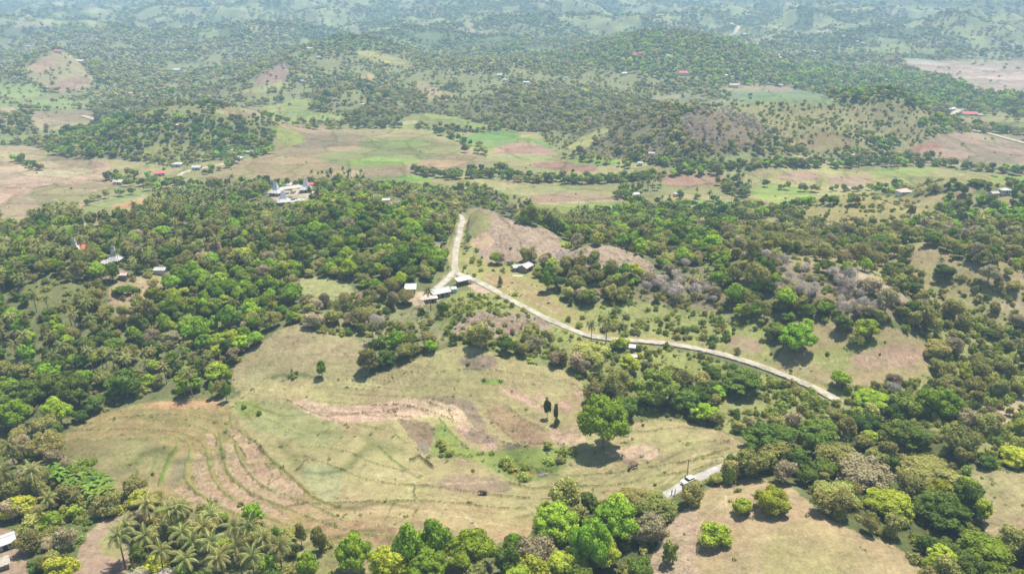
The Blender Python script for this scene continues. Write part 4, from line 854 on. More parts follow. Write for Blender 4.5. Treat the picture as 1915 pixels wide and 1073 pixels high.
# ---- trees that stand out in the photograph: foot (u, v), row of the top, width px, colour, label
def topheight(x, y, z, vt): return max(height_for(x, y, vt)-z, .8)
def hero_tree(u, v, vt, wpx, col, label, k=0, group=None, name='broadleaf_tree', rad=1.0):
    bushy = wpx > 30 and k != 0
    if bushy: v -= .27*wpx
    x, y, z = at(u, min(v, 1072)) if v <= 1072 else below(u, v); d = project(x, y, z)[2]
    if bushy: z -= .9
    h = topheight(x, y, z, vt); wd = wpx/F*d
    sxy = wd/9.6; sz = h/9.2
    t = thing(name, label, 'tree', (x, y, z-.1), random.uniform(0, 6.28), group, (sxy, sxy, sz))
    link('trunk', TR[k % 3], t); link('crown', BIG[col] if wpx > 66 else NEAR[col, k % 3] if d < 520 else MID[col, k % 3], t)
    HERO_XY.append((x, y, wd*.5*rad+1.0)); return t
def below(u, v):         # a foot that lies under the lower edge of the picture
    d = raydir(u, v); t = 60.0
    while CZ+d[2]*t > float(H(np.array([d[0]*t]), np.array([max(d[1]*t, 0)]))[0]): t += .5
    return d[0]*t, d[1]*t, CZ+d[2]*t
def hero_palm(u, vcrown, hpx, label, k=0, group=None):
    # crown seen at (u, vcrown), foot hpx lower
    v = vcrown+hpx; x, y, z = at(u, v) if v <= 1072 else below(u, v); h = topheight(x, y, z, vcrown); s = h/9.5
    t = thing('coconut_palm', label, 'palm', (x, y, z-.1), random.uniform(0, 6.28), group, s)
    link('trunk', PALM[k % 4][0], t); link('crown', PALM[k % 4][1], t); HERO_XY.append((x, y, 2.0)); return t
def hero_shrub(u, v, vt, wpx, col, label, k=0, group=None, near=True):
    x, y, z = at(u, v); d = project(x, y, z)[2]; h = topheight(x, y, z, vt); wd = wpx/F*d
    o = link('shrub', SHR[col, k % 2], None, (x, y, z-.1), random.uniform(0, 6.28)); o.scale = (wd/4, wd/4, h/2.2); tag(o, label, 'shrub', group)
    HERO_XY.append((x, y, wd*.5)); return o
HT = [(1128, 836, 738, 104, 'bright', 'large bright green lone tree standing on the terraced field above its dark shadow'),
      (1024, 782, 741, 15, 'dark', 'taller slim dark tree of the pair left of the large lone tree'), (1039, 792, 752, 12, 'dark', 'shorter slim dark tree of the pair left of the large lone tree'),
      (1490, 676, 604, 72, 'bright', 'big bright green tree on the near edge of the round grassy mound'), (1450, 640, 600, 46, 'dark', 'dark tree behind the big bright tree on the round grassy mound'),
      (1576, 630, 588, 46, 'dark', 'dense green tree at the middle of the round grassy mound top'), (1621, 642, 595, 48, 'yellow', 'yellow green clumpy tree on the round grassy mound'),
      (740, 660, 617, 42, 'bright', 'bright green round tree topping the clump above the upper terrace'), (690, 708, 650, 50, 'olive', 'grey green tree at the left tip of the clump above the upper terrace'), (725, 692, 655, 50, 'dark', 'dark green tree in the middle of the clump above the upper terrace'), (768, 678, 640, 50, 'olive', 'olive tree at the right of the clump above the upper terrace'),
      (1390, 758, 694, 96, 'dark', 'wide dark round tree below the walled road bend'), (1225, 778, 690, 96, 'dark', 'tall dark tree behind the large lone field tree'), (1275, 782, 725, 62, 'dark', 'dark tree right of the tall dark tree behind the terraces'), (1160, 760, 688, 70, 'olive', 'olive feathery tree rising behind the large lone field tree'),
      (1103, 690, 640, 78, 'olive', 'grey green leafy tree below the retaining wall beside the road palms'), (1160, 662, 632, 44, 'yellow', 'yellow green tree beside the shack below the road'),
      (1632, 776, 734, 78, 'bright', 'low dense dark green dome tree right of the road end'), (1752, 800, 722, 84, 'bright', 'rich green spreading tree on the right slope'), (1700, 790, 735, 66, 'dark', 'dark clumpy tree left of the rich green tree on the right slope'),
      (1440, 872, 798, 118, 'dark', 'dark green wide tree covering the end of the lower road'), (1532, 850, 788, 92, 'dark', 'dark knobbly tree behind the wide tree at the lower road end'), (1690, 862, 792, 100, 'dark', 'dark knobbly broad tree at the centre of the right thicket'),
      (1560, 900, 830, 90, 'olive', 'dull olive tree in front of the knobbly trees of the right thicket'), (1610, 935, 862, 120, 'dry', 'brownish half dry tree in the middle of the right thicket'), (1740, 925, 868, 120, 'olive', 'broad olive tree at the right side of the right thicket'), (1560, 960, 905, 90, 'olive', 'olive tree at the lower left rim of the right thicket'),
      (1660, 990, 925, 100, 'yellow', 'light green tree in the lower part of the right thicket'), (1760, 1010, 930, 116, 'dark', 'dark round tree at the lower right corner of the right thicket'), (1830, 1075, 1005, 110, 'yellow', 'bright yellow green tree at the bottom right corner'), (1895, 885, 838, 70, 'yellow', 'yellow green tree at the right edge above the tan field'),
      (1440, 972, 912, 76, 'yellow', 'yellow green bushy tree on the lower right slope'), (1386, 972, 932, 50, 'yellow', 'smaller yellow green bushy tree touching the one on the lower right slope'), (1340, 1033, 980, 64, 'yellow', 'isolated round yellow green tree on the bare lower right slope'),
      (1150, 1035, 940, 96, 'bright', 'tall bright green tree below the terraces left of the thicket'), (1040, 1030, 945, 92, 'bright', 'tall green tree with dark gaps just below the terraces'), (1100, 1085, 965, 84, 'bright', 'green tree in the bottom thicket between two taller trees'), (1125, 1075, 1000, 70, 'yellow', 'light green tree in front of the two tall green trees'), (1060, 1100, 1030, 92, 'yellow', 'yellow green tree at the bottom edge right of centre'), (950, 1095, 1020, 60, 'dark', 'small dark tree at the bottom edge right of the sandy gap'),
      (1225, 985, 925, 84, 'olive', 'olive tree in the thicket beside the lower road'), (1185, 960, 915, 70, 'olive', 'greyish olive tree at the upper left of the roadside thicket'), (1290, 955, 905, 50, 'olive', 'small olive tree below the white car'), (1215, 1030, 965, 70, 'dry', 'half dry tree in the lower roadside thicket'),
      (665, 1090, 998, 72, 'bright', 'bright green tree at the bottom edge leftmost of the centre clump'), (760, 1085, 978, 64, 'bright', 'bright green tree with pale tips second in the centre clump'), (810, 1060, 968, 62, 'bright', 'tallest bright green tree of the centre bottom clump'), (880, 1090, 995, 104, 'bright', 'wide bright green tree at the right of the centre clump'), (725, 1110, 1025, 90, 'yellow', 'light green tree at the bottom edge of the centre clump'), (800, 1110, 1030, 90, 'bright', 'green tree at the bottom edge middle of the centre clump'),
      (565, 1022, 975, 28, 'olive', 'small grey green tree right of the palm row'), (598, 1040, 985, 34, 'olive', 'feathery pale tree between palm row and centre clump'), (577, 1090, 1028, 44, 'bright', 'bright green tree at the bottom edge right of the palm row'), (520, 1035, 980, 24, 'bright', 'slim bright green tree among the right end of the palm row'),
      (1024, 545, 506, 26, 'bright', 'green round tree right of the terrace house on the ridge'), (828, 590, 560, 20, 'dark', 'narrow dark tree below the roadside hut'), (762, 540, 500, 50, 'dark', 'dark tree beside the pale roofed hut at the left branch road'), (1438, 520, 482, 24, 'dark', 'tall narrow dark tree on the bare tree ridge'),
      (90, 875, 808, 70, 'olive', 'olive wide tree at the lower left above the banana plants'), (45, 790, 712, 90, 'dark', 'dark tree at the left edge above the brown terraces'), (95, 770, 700, 90, 'dark', 'second dark tree from the left edge above the brown terraces'), (150, 775, 700, 70, 'dark', 'deep green tree in the wood corner above the brown terraces'), (30, 820, 745, 70, 'bright', 'green leafy tree at the left edge below the dark trees'),
      (398, 745, 712, 14, 'bright', 'small green tree on a thin trunk at the wood edge above terraces'), (424, 750, 712, 18, 'bright', 'green two tiered small tree right of the thin trunked one'),
      (60, 1010, 965, 50, 'olive', 'olive tree right of the white roofed shack'), (95, 1000, 960, 46, 'bright', 'bright tree behind the olive tree near the white roofed shack'), (1830, 352, 335, 34, 'dark', 'broad dark tree crowning the right hand wooded hill'), (1800, 365, 345, 24, 'dark', 'dark tree left of the broad one crowning the right hand hill'),
      (645, 372, 356, 20, 'yellow', 'yellow flowering tree right of the white roofed village'), (585, 392, 372, 26, 'yellow', 'pale yellow green tree just below the white roofed village'), (900, 330, 305, 16, 'dark', 'dark tree in the middle of the valley tree line'), (935, 330, 302, 32, 'dark', 'broad dark tree of the valley tree line beside the tan field')]
for i, (u, v, vt, wp, cc, lab) in enumerate(HT): hero_tree(u, v, vt, wp, cc, lab, i, 'trees that stand out around the fields')
hero_shrub(1041, 797, 780, 14, 'dark', 'small dark shrub at the foot of the slim pair of trees')
hero_shrub(1250, 1055, 1018, 42, 'green', 'isolated round green shrub on the bottom right slope left of the yellow green tree'); hero_shrub(1600, 640, 618, 34, 'olive', 'olive shrub between the two trees on the round mound'); hero_shrub(1068, 560, 546, 10, 'dark', 'small dark shrub on the grass below the terrace house tree')
hero_shrub(935, 535, 515, 10, 'olive', 'thin upright shrub on the grass inside the road bend'); hero_shrub(1366, 905, 875, 30, 'green', 'green shrub overhanging the lower road'); hero_shrub(1329, 641, 628, 18, 'dark', 'dark shrub on the far verge of the walled road'); hero_shrub(1379, 660, 648, 14, 'olive', 'olive shrub beside the walled road above the bend')
for i, (u, vc, hp, lab) in enumerate([(1106, 606, 34, 'slim leftmost palm of the three beside the walled road'), (1133, 600, 42, 'middle palm of the three beside the walled road'), (1158, 608, 40, 'right palm of the three beside the walled road'),
        (35, 832, 60, 'tall palm with yellow fronds at the lower left above the banana plants'), (25, 882, 56, 'palm at the lower left corner beside the tall yellow one'), (76, 880, 60, 'palm between the corner palm and the banana plants'), (100, 928, 44, 'short palm below the banana plants'),
        (360, 696, 46, 'palm with spread crown at the wood edge above the brown terraces'), (1755, 484, 24, 'lone thin palm on the bare right hand crest'), (1896, 640, 40, 'palm among scrub at the right edge'), (1390, 570, 30, 'pale palm among the bare grey trees'), (150, 925, 30, 'young palm in front of the banana plants')]):
    hero_palm(u, vc, hp, lab, i, 'palms that stand alone')
rowp = [(288, 942), (330, 955), (352, 952), (405, 962), (250, 985), (285, 1002), (345, 1000), (372, 1012), (408, 1010), (447, 985), (482, 985), (500, 1005), (455, 1020), (530, 1022), (425, 1045), (480, 1040), (310, 1030), (392, 985), (365, 1040), (235, 1000)]
rowl = ['rear palm at the upper left of the bottom palm row', 'rear palm second from the left of the bottom palm row', 'dark topped rear palm in the middle left of the bottom row', 'rear palm at the middle right of the bottom palm row', 'front left palm leaning over the sandy patch', 'large palm with yellow hanging fronds at the left of the row', 'palm in the thick of the bottom row left of its middle', 'middle palm of the bottom row with drooping dry fronds', 'palm right of the middle of the bottom palm row', 'palm with upright dark heart near the right of the row', 'palm second from the right at the rear of the row', 'palm with thin crown third from the right end of the row', 'front palm near the right of the bottom palm row', 'rightmost palm of the bottom row with wide open crown', 'low front palm at the bottom edge right of the row middle', 'low front palm at the bottom edge near the right end', 'low front palm at the bottom edge near the left end', 'palm behind the middle of the bottom palm row', 'low front palm at the bottom edge in the row middle', 'leftmost small palm of the bottom palm row']
for i, (u, vc) in enumerate(rowp): hero_palm(u, vc, 62, rowl[i], i, 'palms in the bottom left row')
# banana plants
for i, (u, v) in enumerate([(118, 905), (135, 900), (150, 905), (168, 900), (185, 905), (200, 915), (130, 920), (148, 926), (170, 925), (190, 932), (160, 915), (205, 935), (178, 940), (120, 890), (100, 900)]):
    x, y, z = at(u, v); lf, st = banana_mesh('banana', i); t = thing('banana_plant', 'green banana plant in the clump at the left rim of the brown terraces', 'banana plant', (x, y, z), random.uniform(0, 6), 'banana plants beside the brown terraces', random.uniform(1.0, 1.35))
    link('leaves', lf, t)
    for q_ in st: link('stem', q_, t); HERO_XY.append((x, y, 1.5))
# valley tree lines
DK = ['dark', 'dark', 'bright', 'olive']
for pts, s_, spc in [([(780, 326), (850, 334), (920, 332), (1000, 341), (1100, 344), (1200, 336)], 5, DK), ([(1300, 326), (1400, 316), (1500, 313), (1640, 309), (1760, 312), (1915, 328)], 6, DK), ([(1390, 395), (1500, 388), (1620, 392)], 7, DK), ([(560, 352), (700, 352), (780, 356), (900, 362)], 6, DK), ([(1110, 405), (1250, 400), (1380, 396)], 5, DK), ([(1170, 352), (1165, 366), (1180, 385)], 5, DK), ([(60, 425), (200, 425), (270, 408), (300, 385)], 7, DK), ([(350, 352), (440, 347), (560, 350)], 6, DK), ([(772, 322), (800, 330), (850, 332), (900, 326)], 6, DK), ([(840, 328), (920, 328), (960, 332), (1000, 338)], 6, DK), ([(1000, 338), (1080, 342), (1160, 340), (1240, 330), (1300, 322)], 5, DK), ([(1290, 320), (1360, 312), (1480, 309), (1560, 308), (1640, 306)], 8, DK), ([(1000, 334), (1080, 337), (1200, 334)], 7, DK),
        ([(1640, 302), (1700, 304), (1760, 308), (1830, 316), (1915, 325)], 8, DK), ([(1650, 306), (1760, 312), (1915, 330)], 12, DK), ([(1355, 345), (1360, 360), (1395, 372)], 4, ['palm', 'dark', 'olive']), ([(1375, 340), (1400, 372)], 4, ['palm', 'dark']), ([(1160, 372), (1200, 362), (1220, 352), (1230, 344)], 5, ['palm', 'dark']),
        ([(200, 334), (240, 345), (330, 352)], 5, DK), ([(230, 330), (300, 340), (340, 345)], 6, DK), ([(30, 302), (60, 314), (80, 320)], 5, DK), ([(95, 398), (150, 386), (180, 376), (240, 362), (350, 345)], 11, DK), ([(590, 338), (640, 334), (668, 336)], 4, ['palm']), ([(595, 344), (665, 344)], 5, ['palm', 'dark']),
        ([(480, 228), (520, 226), (640, 238), (720, 240)], 9, DK), ([(812, 248), (850, 262), (885, 272), (895, 275)], 9, DK), ([(1050, 296), (1100, 301), (1160, 310), (1180, 316)], 10, DK), ([(460, 270), (500, 258), (518, 250)], 8, DK), ([(380, 325), (420, 318), (450, 305)], 9, DK), ([(1440, 352), (1520, 360), (1600, 358), (1700, 350)], 9, ['dark', 'olive', 'yellow']),
        ([(880, 284), (905, 288), (915, 292)], 8, DK), ([(1225, 300), (1300, 312), (1360, 316)], 7, DK), ([(1155, 290), (1200, 300), (1250, 306)], 7, DK), ([(970, 385), (985, 400), (1010, 406)], 5, ['palm', 'dark']), ([(500, 340), (480, 345), (460, 360)], 6, DK), ([(1380, 380), (1290, 372), (1260, 366)], 7, ['dark', 'palm'])]:
    along(pts, s_*.78, spc, (.5, .85), 2.4)
along([(1820, 236), (1834, 240), (1858, 240)], 8, ['dark'], (.6, .9), 2)
# ------------------------------------------------------------------ buildings
surf('roof_white', (.41, .395, .36), rough=.6, var=.22, scale=1.4, spec=.3); surf('roof_red', (.48, .13, .12), var=.12, scale=1.5); surf('roof_tan', (.42, .34, .27), var=.12, scale=1.2)
surf('roof_grey', (.42, .42, .40), var=.12, scale=1.2); surf('roof_rust', (.50, .38, .32), var=.25, scale=1.5); surf('thatch', (.33, .29, .23), var=.3, scale=3, bumpd=.1); surf('tower_metal', (.50, .49, .55), rough=.5, var=.08, scale=1)
surf('roof_pale_green', (.50, .58, .50), var=.1, scale=1); surf('wall_bamboo', (.26, .21, .15), var=.25, scale=4); surf('wall_plaster', (.55, .52, .46), var=.1, scale=1.5); surf('wall_block', (.36, .35, .35), var=.12, scale=3)
surf('opening', (.03, .028, .025), var=.1); surf('wood_post', (.20, .15, .11), var=.2, scale=3); surf('concrete', (.42, .39, .34), var=.1, scale=1, bumpd=.02); surf('blue_paint', (.30, .50, .58), var=.08)
def ground_at(x, y): return float(H(np.array([x]), np.array([y]))[0])
def roof_mesh(name, mat, W, D, hw, hr, ov, kind, t=.12, inset=None):
    a, b = W/2+ov, D/2+ov; z0 = hw-.12*ov; z1 = hw+hr; mb = MB()
    if kind == 'gable':
        mb.slab([(-a, -b, z0), (a, -b, z0), (a, 0, z1), (-a, 0, z1)], t); mb.slab([(a, b, z0), (-a, b, z0), (-a, 0, z1), (a, 0, z1)], t)
        mb.tube([(-a-.05, 0, z1+.02), (a+.05, 0, z1+.02)], [.11, .11], 6)
    elif kind == 'shed':
        mb.slab([(-a, -b, z0), (a, -b, z0), (a, b, z1), (-a, b, z1)], t)
    else:
        r = inset if inset is not None else max(W-D, 0)/2+.05; c = .05 if inset is None else inset
        mb.slab([(-a, -b, z0), (a, -b, z0), (r, -c, z1), (-r, -c, z1)], t); mb.slab([(a, b, z0), (-a, b, z0), (-r, c, z1), (r, c, z1)], t)
        mb.slab([(a, -b, z0), (a, b, z0), (r, c, z1), (r, -c, z1)], t); mb.slab([(-a, b, z0), (-a, -b, z0), (-r, -c, z1), (-r, c, z1)], t)
        if inset is None: mb.tube([(-r, 0, z1), (r, 0, z1)], [.12, .12], 5)
    return mb.mesh(name, mat)
def wall_mesh(mat, W, D, hw, hr, kind):
    a, b = W/2, D/2; z = -1.6
    V = [(-a, -b, z), (a, -b, z), (a, b, z), (-a, b, z), (-a, -b, hw), (a, -b, hw), (a, b, hw), (-a, b, hw)]; Fs = [(0, 1, 5, 4), (2, 3, 7, 6), (3, 2, 1, 0)]
    if kind == 'gable': V += [(-a, 0, hw+hr-.1), (a, 0, hw+hr-.1)]; Fs += [(1, 2, 6, 9, 5), (3, 0, 4, 8, 7), (4, 5, 9, 8), (6, 7, 8, 9)]
    else: Fs += [(1, 2, 6, 5), (3, 0, 4, 7), (4, 5, 6, 7)]
    return MB().add(V, Fs).mesh('wall', mat)
def house(u, v, wpx, label, roof='roof_white', wall='wall_plaster', kind='gable', rz=0, asp=.7, hw=2.3, hr=None, group=None, ov=.5, name='house', detail=True, cat='house', open_=False, free=1.0):
    x, y, z = at(u, v); d = project(x, y, z)[2]; W = wpx/F*d; D = W*asp; hr = hr if hr is not None else D*.28
    t = thing(name, label, cat, (x, y, z), math.radians(rz), group); HOUSE_XY.append((x, y, (W*.6+1.5)*free))
    f = 1.0
    if not (u < 330 and 440 < v < 540): HOUSE_XY.append((x, y-W*.8-2, (W*.55+1.5)*free))       # keep the side seen from the camera open
    if open_:
        for sx in (-1, 0, 1):
            for sy in (-1, 1): link('post', MB().tube([(sx*W*.46, sy*D*.44, -1.5), (sx*W*.46, sy*D*.44, hw+.1)], [.1, .08], 6).mesh('post', 'wood_post'), t)
        link('back_wall', MB().box((0, D*.45, hw*.45-.4), (W*.9, .12, hw*.9+.8)).mesh('back_wall', wall), t)
    else: link('wall', wall_mesh(wall, W, D, hw, hr, kind), t)
    link('roof', roof_mesh('roof', roof, W, D, hw, hr, ov, kind), t)
    if detail and not open_:
        link('door', MB().box((W*.05, -D/2-.03, .95), (.95, .08, 1.95)).mesh('door', 'opening'), t)
        for sx in (-1, 1): link('window', MB().box((sx*W*.3, -D/2-.03, 1.35), (min(.9, W*.14), .08, .8)).mesh('window', 'opening'), t)
        link('window', MB().box((W/2+.03, 0, 1.35), (.08, .9, .8)).mesh('window', 'opening'), t)
    return t
def tower_house(u, v, wpx, label, skirt='roof_white', tower='tower_metal', rz=0, th=None, group=None, lean=0):
    x, y, z = at(u, v); d = project(x, y, z)[2]; W = wpx/F*d; hw = 2.0; hr = 1.5; c = W*.24
    t = thing('tower_house', label, 'house', (x, y, z), math.radians(rz), group); HOUSE_XY.append((x, y, W*.55+.5))
    if u > 400: HOUSE_XY.append((x, y-W*.85-2, W*.5+2))
    link('wall', wall_mesh('wall_bamboo', W*.8, W*.8, hw, .2, 'flat'), t)
    link('skirt_roof', roof_mesh('skirt_roof', skirt, W*.86, W*.86, hw, hr, .6, 'hip', inset=c), t)
    th = (th or W*.75)*(.8 if u > 400 else .62); a = c*.98; e = a*.50; mb = MB(); z0 = hw+hr-.25; V = [(-a, -a, z0), (a, -a, z0), (a, a, z0), (-a, a, z0), (-e, -.12, z0+th), (e, -.12, z0+th), (e, .12, z0+th), (-e, .12, z0+th)]
    mb.add(V, [(0, 1, 5, 4), (1, 2, 6, 5), (2, 3, 7, 6), (3, 0, 4, 7), (4, 5, 6, 7)]); link('roof_tower', mb.mesh('roof_tower', tower), t)
    for s in (-1, 1): link('ridge_horn', MB().tube([(s*e*.9, 0, z0+th-.1), (s*e*1.05, 0, z0+th+.7)], [.09, .04], 5).mesh('ridge_horn', 'wood_post'), t)
    link('door', MB().box((0, -W*.4-.04, .9), (.9, .1, 1.8)).mesh('door', 'opening'), t)
    for s in (-1, 1): link('post', MB().tube([(s*W*.46, -W*.46, -1.2), (s*W*.46, -W*.46, hw)], [.1, .1], 6).mesh('post', 'wood_post'), t)
    return t
g1 = 'houses at the road junction'
house(822, 553, 34, 'pale gabled house standing right of the left branch road', wall='wall_bamboo', rz=28, asp=.62, hw=2.2, group=g1)
house(807, 563, 17, 'small rusty roofed annex below the pale gabled house', 'roof_rust', 'wall_bamboo', 'shed', rz=18, asp=.8, hw=1.9, hr=.6, group=g1, name='hut', cat='hut')
house(768, 546, 18, 'white flat roofed hut left of the branch road under the dark trees', 'roof_white', 'wall_bamboo', 'shed', rz=4, asp=.85, hw=2.1, hr=.9, group=g1, name='hut', cat='hut')
house(867, 531, 27, 'long open shed with a pale roof at the fork of the roads', 'roof_white', 'wall_bamboo', 'shed', rz=32, asp=.38, hw=2.3, hr=.7, group=g1, name='shed', cat='shed', open_=True)
house(849, 546, 9, 'tiny bluish hut between the shed and the pale gabled house', 'roof_white', 'blue_paint', 'shed', rz=20, asp=.8, hw=1.7, hr=.4, ov=.25, group=g1, name='hut', cat='hut', detail=False)
house(983, 506, 22, 'pale roofed dark walled house on the grass below the bare ridge', wall='wall_bamboo', rz=58, asp=.75, hw=2.4, group=g1); house(967, 505, 15, 'smaller grey wing beside the dark walled house below the bare ridge', 'roof_grey', 'wall_bamboo', 'gable', rz=15, asp=.8, hw=1.9, group=g1, name='hut', cat='hut', detail=False)
x, y, z = at(968, 516); t_ = link('terrace_slab', MB().box((0, 0, -.4), (4.4, 1.5, .9), -.1).mesh('terrace_slab', 'concrete'), None, (x, y, z+.1)); tag(t_, 'white concrete terrace slab in front of the grey wing', 'slab')
house(816, 466, 17, 'thatched hut left of the straight road stretch', 'thatch', 'wall_bamboo', 'gable', rz=-20, asp=.75, hw=1.8, hr=1.9, group=g1, name='hut', cat='hut')
house(1182, 657, 8, 'small grey roofed shack half hidden below the walled road', 'roof_grey', 'wall_bamboo', 'shed', rz=-15, asp=.7, hw=2, hr=.4, name='shack', cat='shack', detail=False); house(1180, 674, 15, 'rusty tumbledown shack under the trees below the road', 'roof_rust', 'wall_bamboo', 'gable', rz=25, asp=.7, hw=1.8, name='shack', cat='shack')
house(8, 1022, 34, 'pale grey roofed block shack at the bottom left corner', 'roof_grey', 'wall_block', 'gable', rz=38, asp=.8, hw=2.0, hr=.6, name='shack', cat='shack', free=.7)
house(4, 1062, 22, 'low dull brown roofed lean-to at the left edge below the block shack', 'thatch', 'wall_bamboo', 'shed', rz=38, asp=.7, hw=1.6, hr=.4, name='shack', cat='shack', detail=False, free=.6)
g2 = 'white roofed village with pointed towers'
x, y, z = at(548, 366); mb = MB(); q = [at(u, v) for u, v in ((508, 358), (530, 349), (560, 346), (584, 352), (586, 362), (566, 376), (540, 380), (520, 377))]
zz = max(p[2] for p in q)+.1; mb.slab([(p[0]-x, p[1]-y, p[2]-z+.25) for p in q], 1.5); tag(link('paved_yard', mb.mesh('paved_yard', 'concrete'), None, (x, y, z)), 'pale paved yard in the middle of the white roofed village', 'yard'); HOUSE_XY.append((x, y, 17)); HOUSE_XY.append((x-8, y-8, 10)); HOUSE_XY.append((x+8, y-12, 8))
tower_house(517, 364, 24, 'left towered house with white skirt roof beside the paved yard', rz=-15, group=g2); tower_house(531, 381, 25, 'front towered house with white skirt roof below the paved yard', rz=20, th=6.5, group=g2); tower_house(573, 358, 23, 'right towered house with white skirt roof behind the paved yard', rz=5, group=g2)
house(535, 350, 22, 'pinkish roofed pavilion at the back of the paved yard', 'roof_tan', 'wall_plaster', 'hip', asp=.7, hw=2.4, group=g2); house(581, 350, 14, 'small red roofed house behind the right towered house', 'roof_red', 'wall_plaster', 'gable', rz=8, group=g2, detail=False)
for i, (u, v, wx, dp) in enumerate([(533, 357, 7, 2), (543, 356, 8, 2.2), (536, 363, 8, 2), (548, 361, 9, 4), (541, 370, 9, 3.5), (550, 374, 8, 3)]):
    a, b, c_ = at(u, v); dd = project(a, b, c_)[2]; mb = MB(); g = random.Random(i); w_ = wx/F*dd/2
    for k in range(14): mb.box((g.uniform(-w_, w_), g.uniform(-dp/2, dp/2), .25), (g.uniform(.5, 1), g.uniform(.5, 1), g.uniform(.7, 1.1)), g.uniform(0, 3), .8)
    tag(link('stone_grave', mb.mesh('stone_grave', 'wall_stone'), None, (a, b, c_+.2)), 'low heap of grey stone tombs on the paved yard between the towered houses', 'stone tombs', 'stone tombs on the paved yard')
g3 = 'hamlet with pointed roofs in the left wood'
tower_house(142, 473, 20, 'towered house beside the red roof deep in the left wood', 'roof_grey', rz=10, th=6.5, group=g3); tower_house(217, 492, 22, 'tall pale towered house right of the red roof in the left wood', 'roof_grey', rz=-5, th=7.5, group=g3); tower_house(268, 492, 20, 'towered house partly hidden behind a round tree in the left wood', 'roof_grey', rz=5, th=6.5, group=g3)
house(160, 470, 24, 'red roofed house in the left wood', 'roof_red', 'wall_plaster', rz=10, group=g3); house(202, 500, 16, 'bright white roof between the red roof and the greenish one', rz=-35, group=g3, detail=False); house(180, 516, 26, 'pale greenish hipped roof house in the left wood', 'roof_pale_green', 'wall_plaster', 'hip', rz=-10, group=g3); house(302, 512, 18, 'white roof at the right end of the wooded hamlet', group=g3, detail=False); house(232, 522, 14, 'low rusty roof beside the greenish roofed house', 'roof_rust', 'wall_bamboo', group=g3, detail=False)
tower_house(426, 362, 14, 'red towered house among dark trees left of the white roofed village', 'roof_red', 'roof_red', th=6.5)
g4 = 'houses at the foot of the wooded village hill'
for u, v, wp, rf, lab, k_ in [(299, 328, 18, 'roof_red', 'red roofed house with pale walls at the foot of the village hill', 'hip'), (332, 311, 16, 'roof_white', 'cream hipped roof house right of the red roofed one', 'hip'), (369, 317, 15, 'roof_white', 'white roofed house right of the cream hipped one', 'gable'), (432, 303, 12, 'roof_tan', 'tan roofed house at the right foot of the village hill', 'gable'), (447, 299, 14, 'roof_white', 'white roofed house at the right tip of the village hill', 'hip'), (438, 285, 9, 'roof_white', 'small white house up the right flank of the village hill', 'hip'), (466, 288, 7, 'roof_white', 'tiny white house at the far right flank of the village hill', 'gable'), (334, 238, 8, 'roof_rust', 'small rusty roof near the top of the village hill', 'gable'), (224, 344, 18, 'roof_rust', 'low rusty roof left of the red roofed house by the field', 'gable')]:
    house(u, v, wp, lab, rf, 'wall_plaster', k_, rz=random.uniform(-20, 20), group=g4, detail=wp > 13)
g5 = 'houses of the roadside village at the right'
for u, v, wp, rf, lab in [(1812, 216, 26, 'roof_red', 'long red roofed building beside the road at the right'), (1775, 207, 20, 'roof_white', 'long white roofed building left of the red one at the right'), (1832, 218, 8, 'roof_white', 'small white building right of the long red roofed one'), (1829, 243, 14, 'roof_white', 'white shed on the yellow field beside the road'), (1751, 208, 8, 'roof_white', 'small white roof at the end of the scrubby ridge'), (1803, 196, 6, 'roof_white', 'small white roof behind the long white building'), (1815, 193, 8, 'roof_white', 'white roof in the trees above the red roofed building')]:
    house(u, v, wp, lab, rf, 'wall_plaster', 'gable', rz=random.uniform(-10, 12), group=g5, detail=wp > 13, asp=.5)
g6 = 'scattered houses in the valley wood'
for u, v, wp, rf, lab in [(1190, 411, 18, 'roof_white', 'white hipped roof house in the wood beyond the eroded ridge'), (1187, 368, 14, 'roof_white', 'white house at the left end of the valley palm clump'), (1268, 367, 15, 'roof_tan', 'pale tan roofed house on the valley field edge'), (1241, 409, 12, 'roof_rust', 'rusty roof in the wood right of the white hipped house'), (1354, 432, 12, 'roof_tan', 'pinkish roof in the olive wood of the right middle'), (1296, 394, 12, 'roof_white', 'white roof in the wood above the olive trees'), (1690, 363, 24, 'roof_rust', 'long pale rusty roof behind the grassy hill at the right'), (1878, 361, 16, 'roof_white', 'white hipped house on top of the right hand hill'), (1857, 367, 14, 'roof_tan', 'tan roof beside the white hipped house on the right hand hill'), (1218, 291, 10, 'roof_tan', 'tan roof at the foot of the scrubby ridge'), (1197, 309, 8, 'roof_white', 'small white roof left of the dark trees in the valley'), (795, 325, 8, 'roof_white', 'tiny white hut in the valley tree line'), (1592, 294, 8, 'roof_white', 'tiny white hut beside the pale strip field'), (700, 375, 16, 'roof_white', 'white shed at the clearing on the wooded hill'), (722, 380, 12, 'roof_white', 'second white shed at the clearing on the wooded hill'), (1583, 357, 10, 'roof_white', 'white roof on the pale field at the right middle')]:
    house(u, v, wp, lab, rf, 'wall_plaster', 'hip' if wp > 14 else 'gable', rz=random.uniform(-20, 20), group=g6, detail=wp > 13)
FAR = [((0, 250), 'on the far left hills'), ((250, 700), 'in the woods of the far middle left'), ((700, 1130), 'in the far central woods'), ((1130, 1440), 'around the far wooded crest'), ((1440, 1915), 'in the far plain at the upper right')]
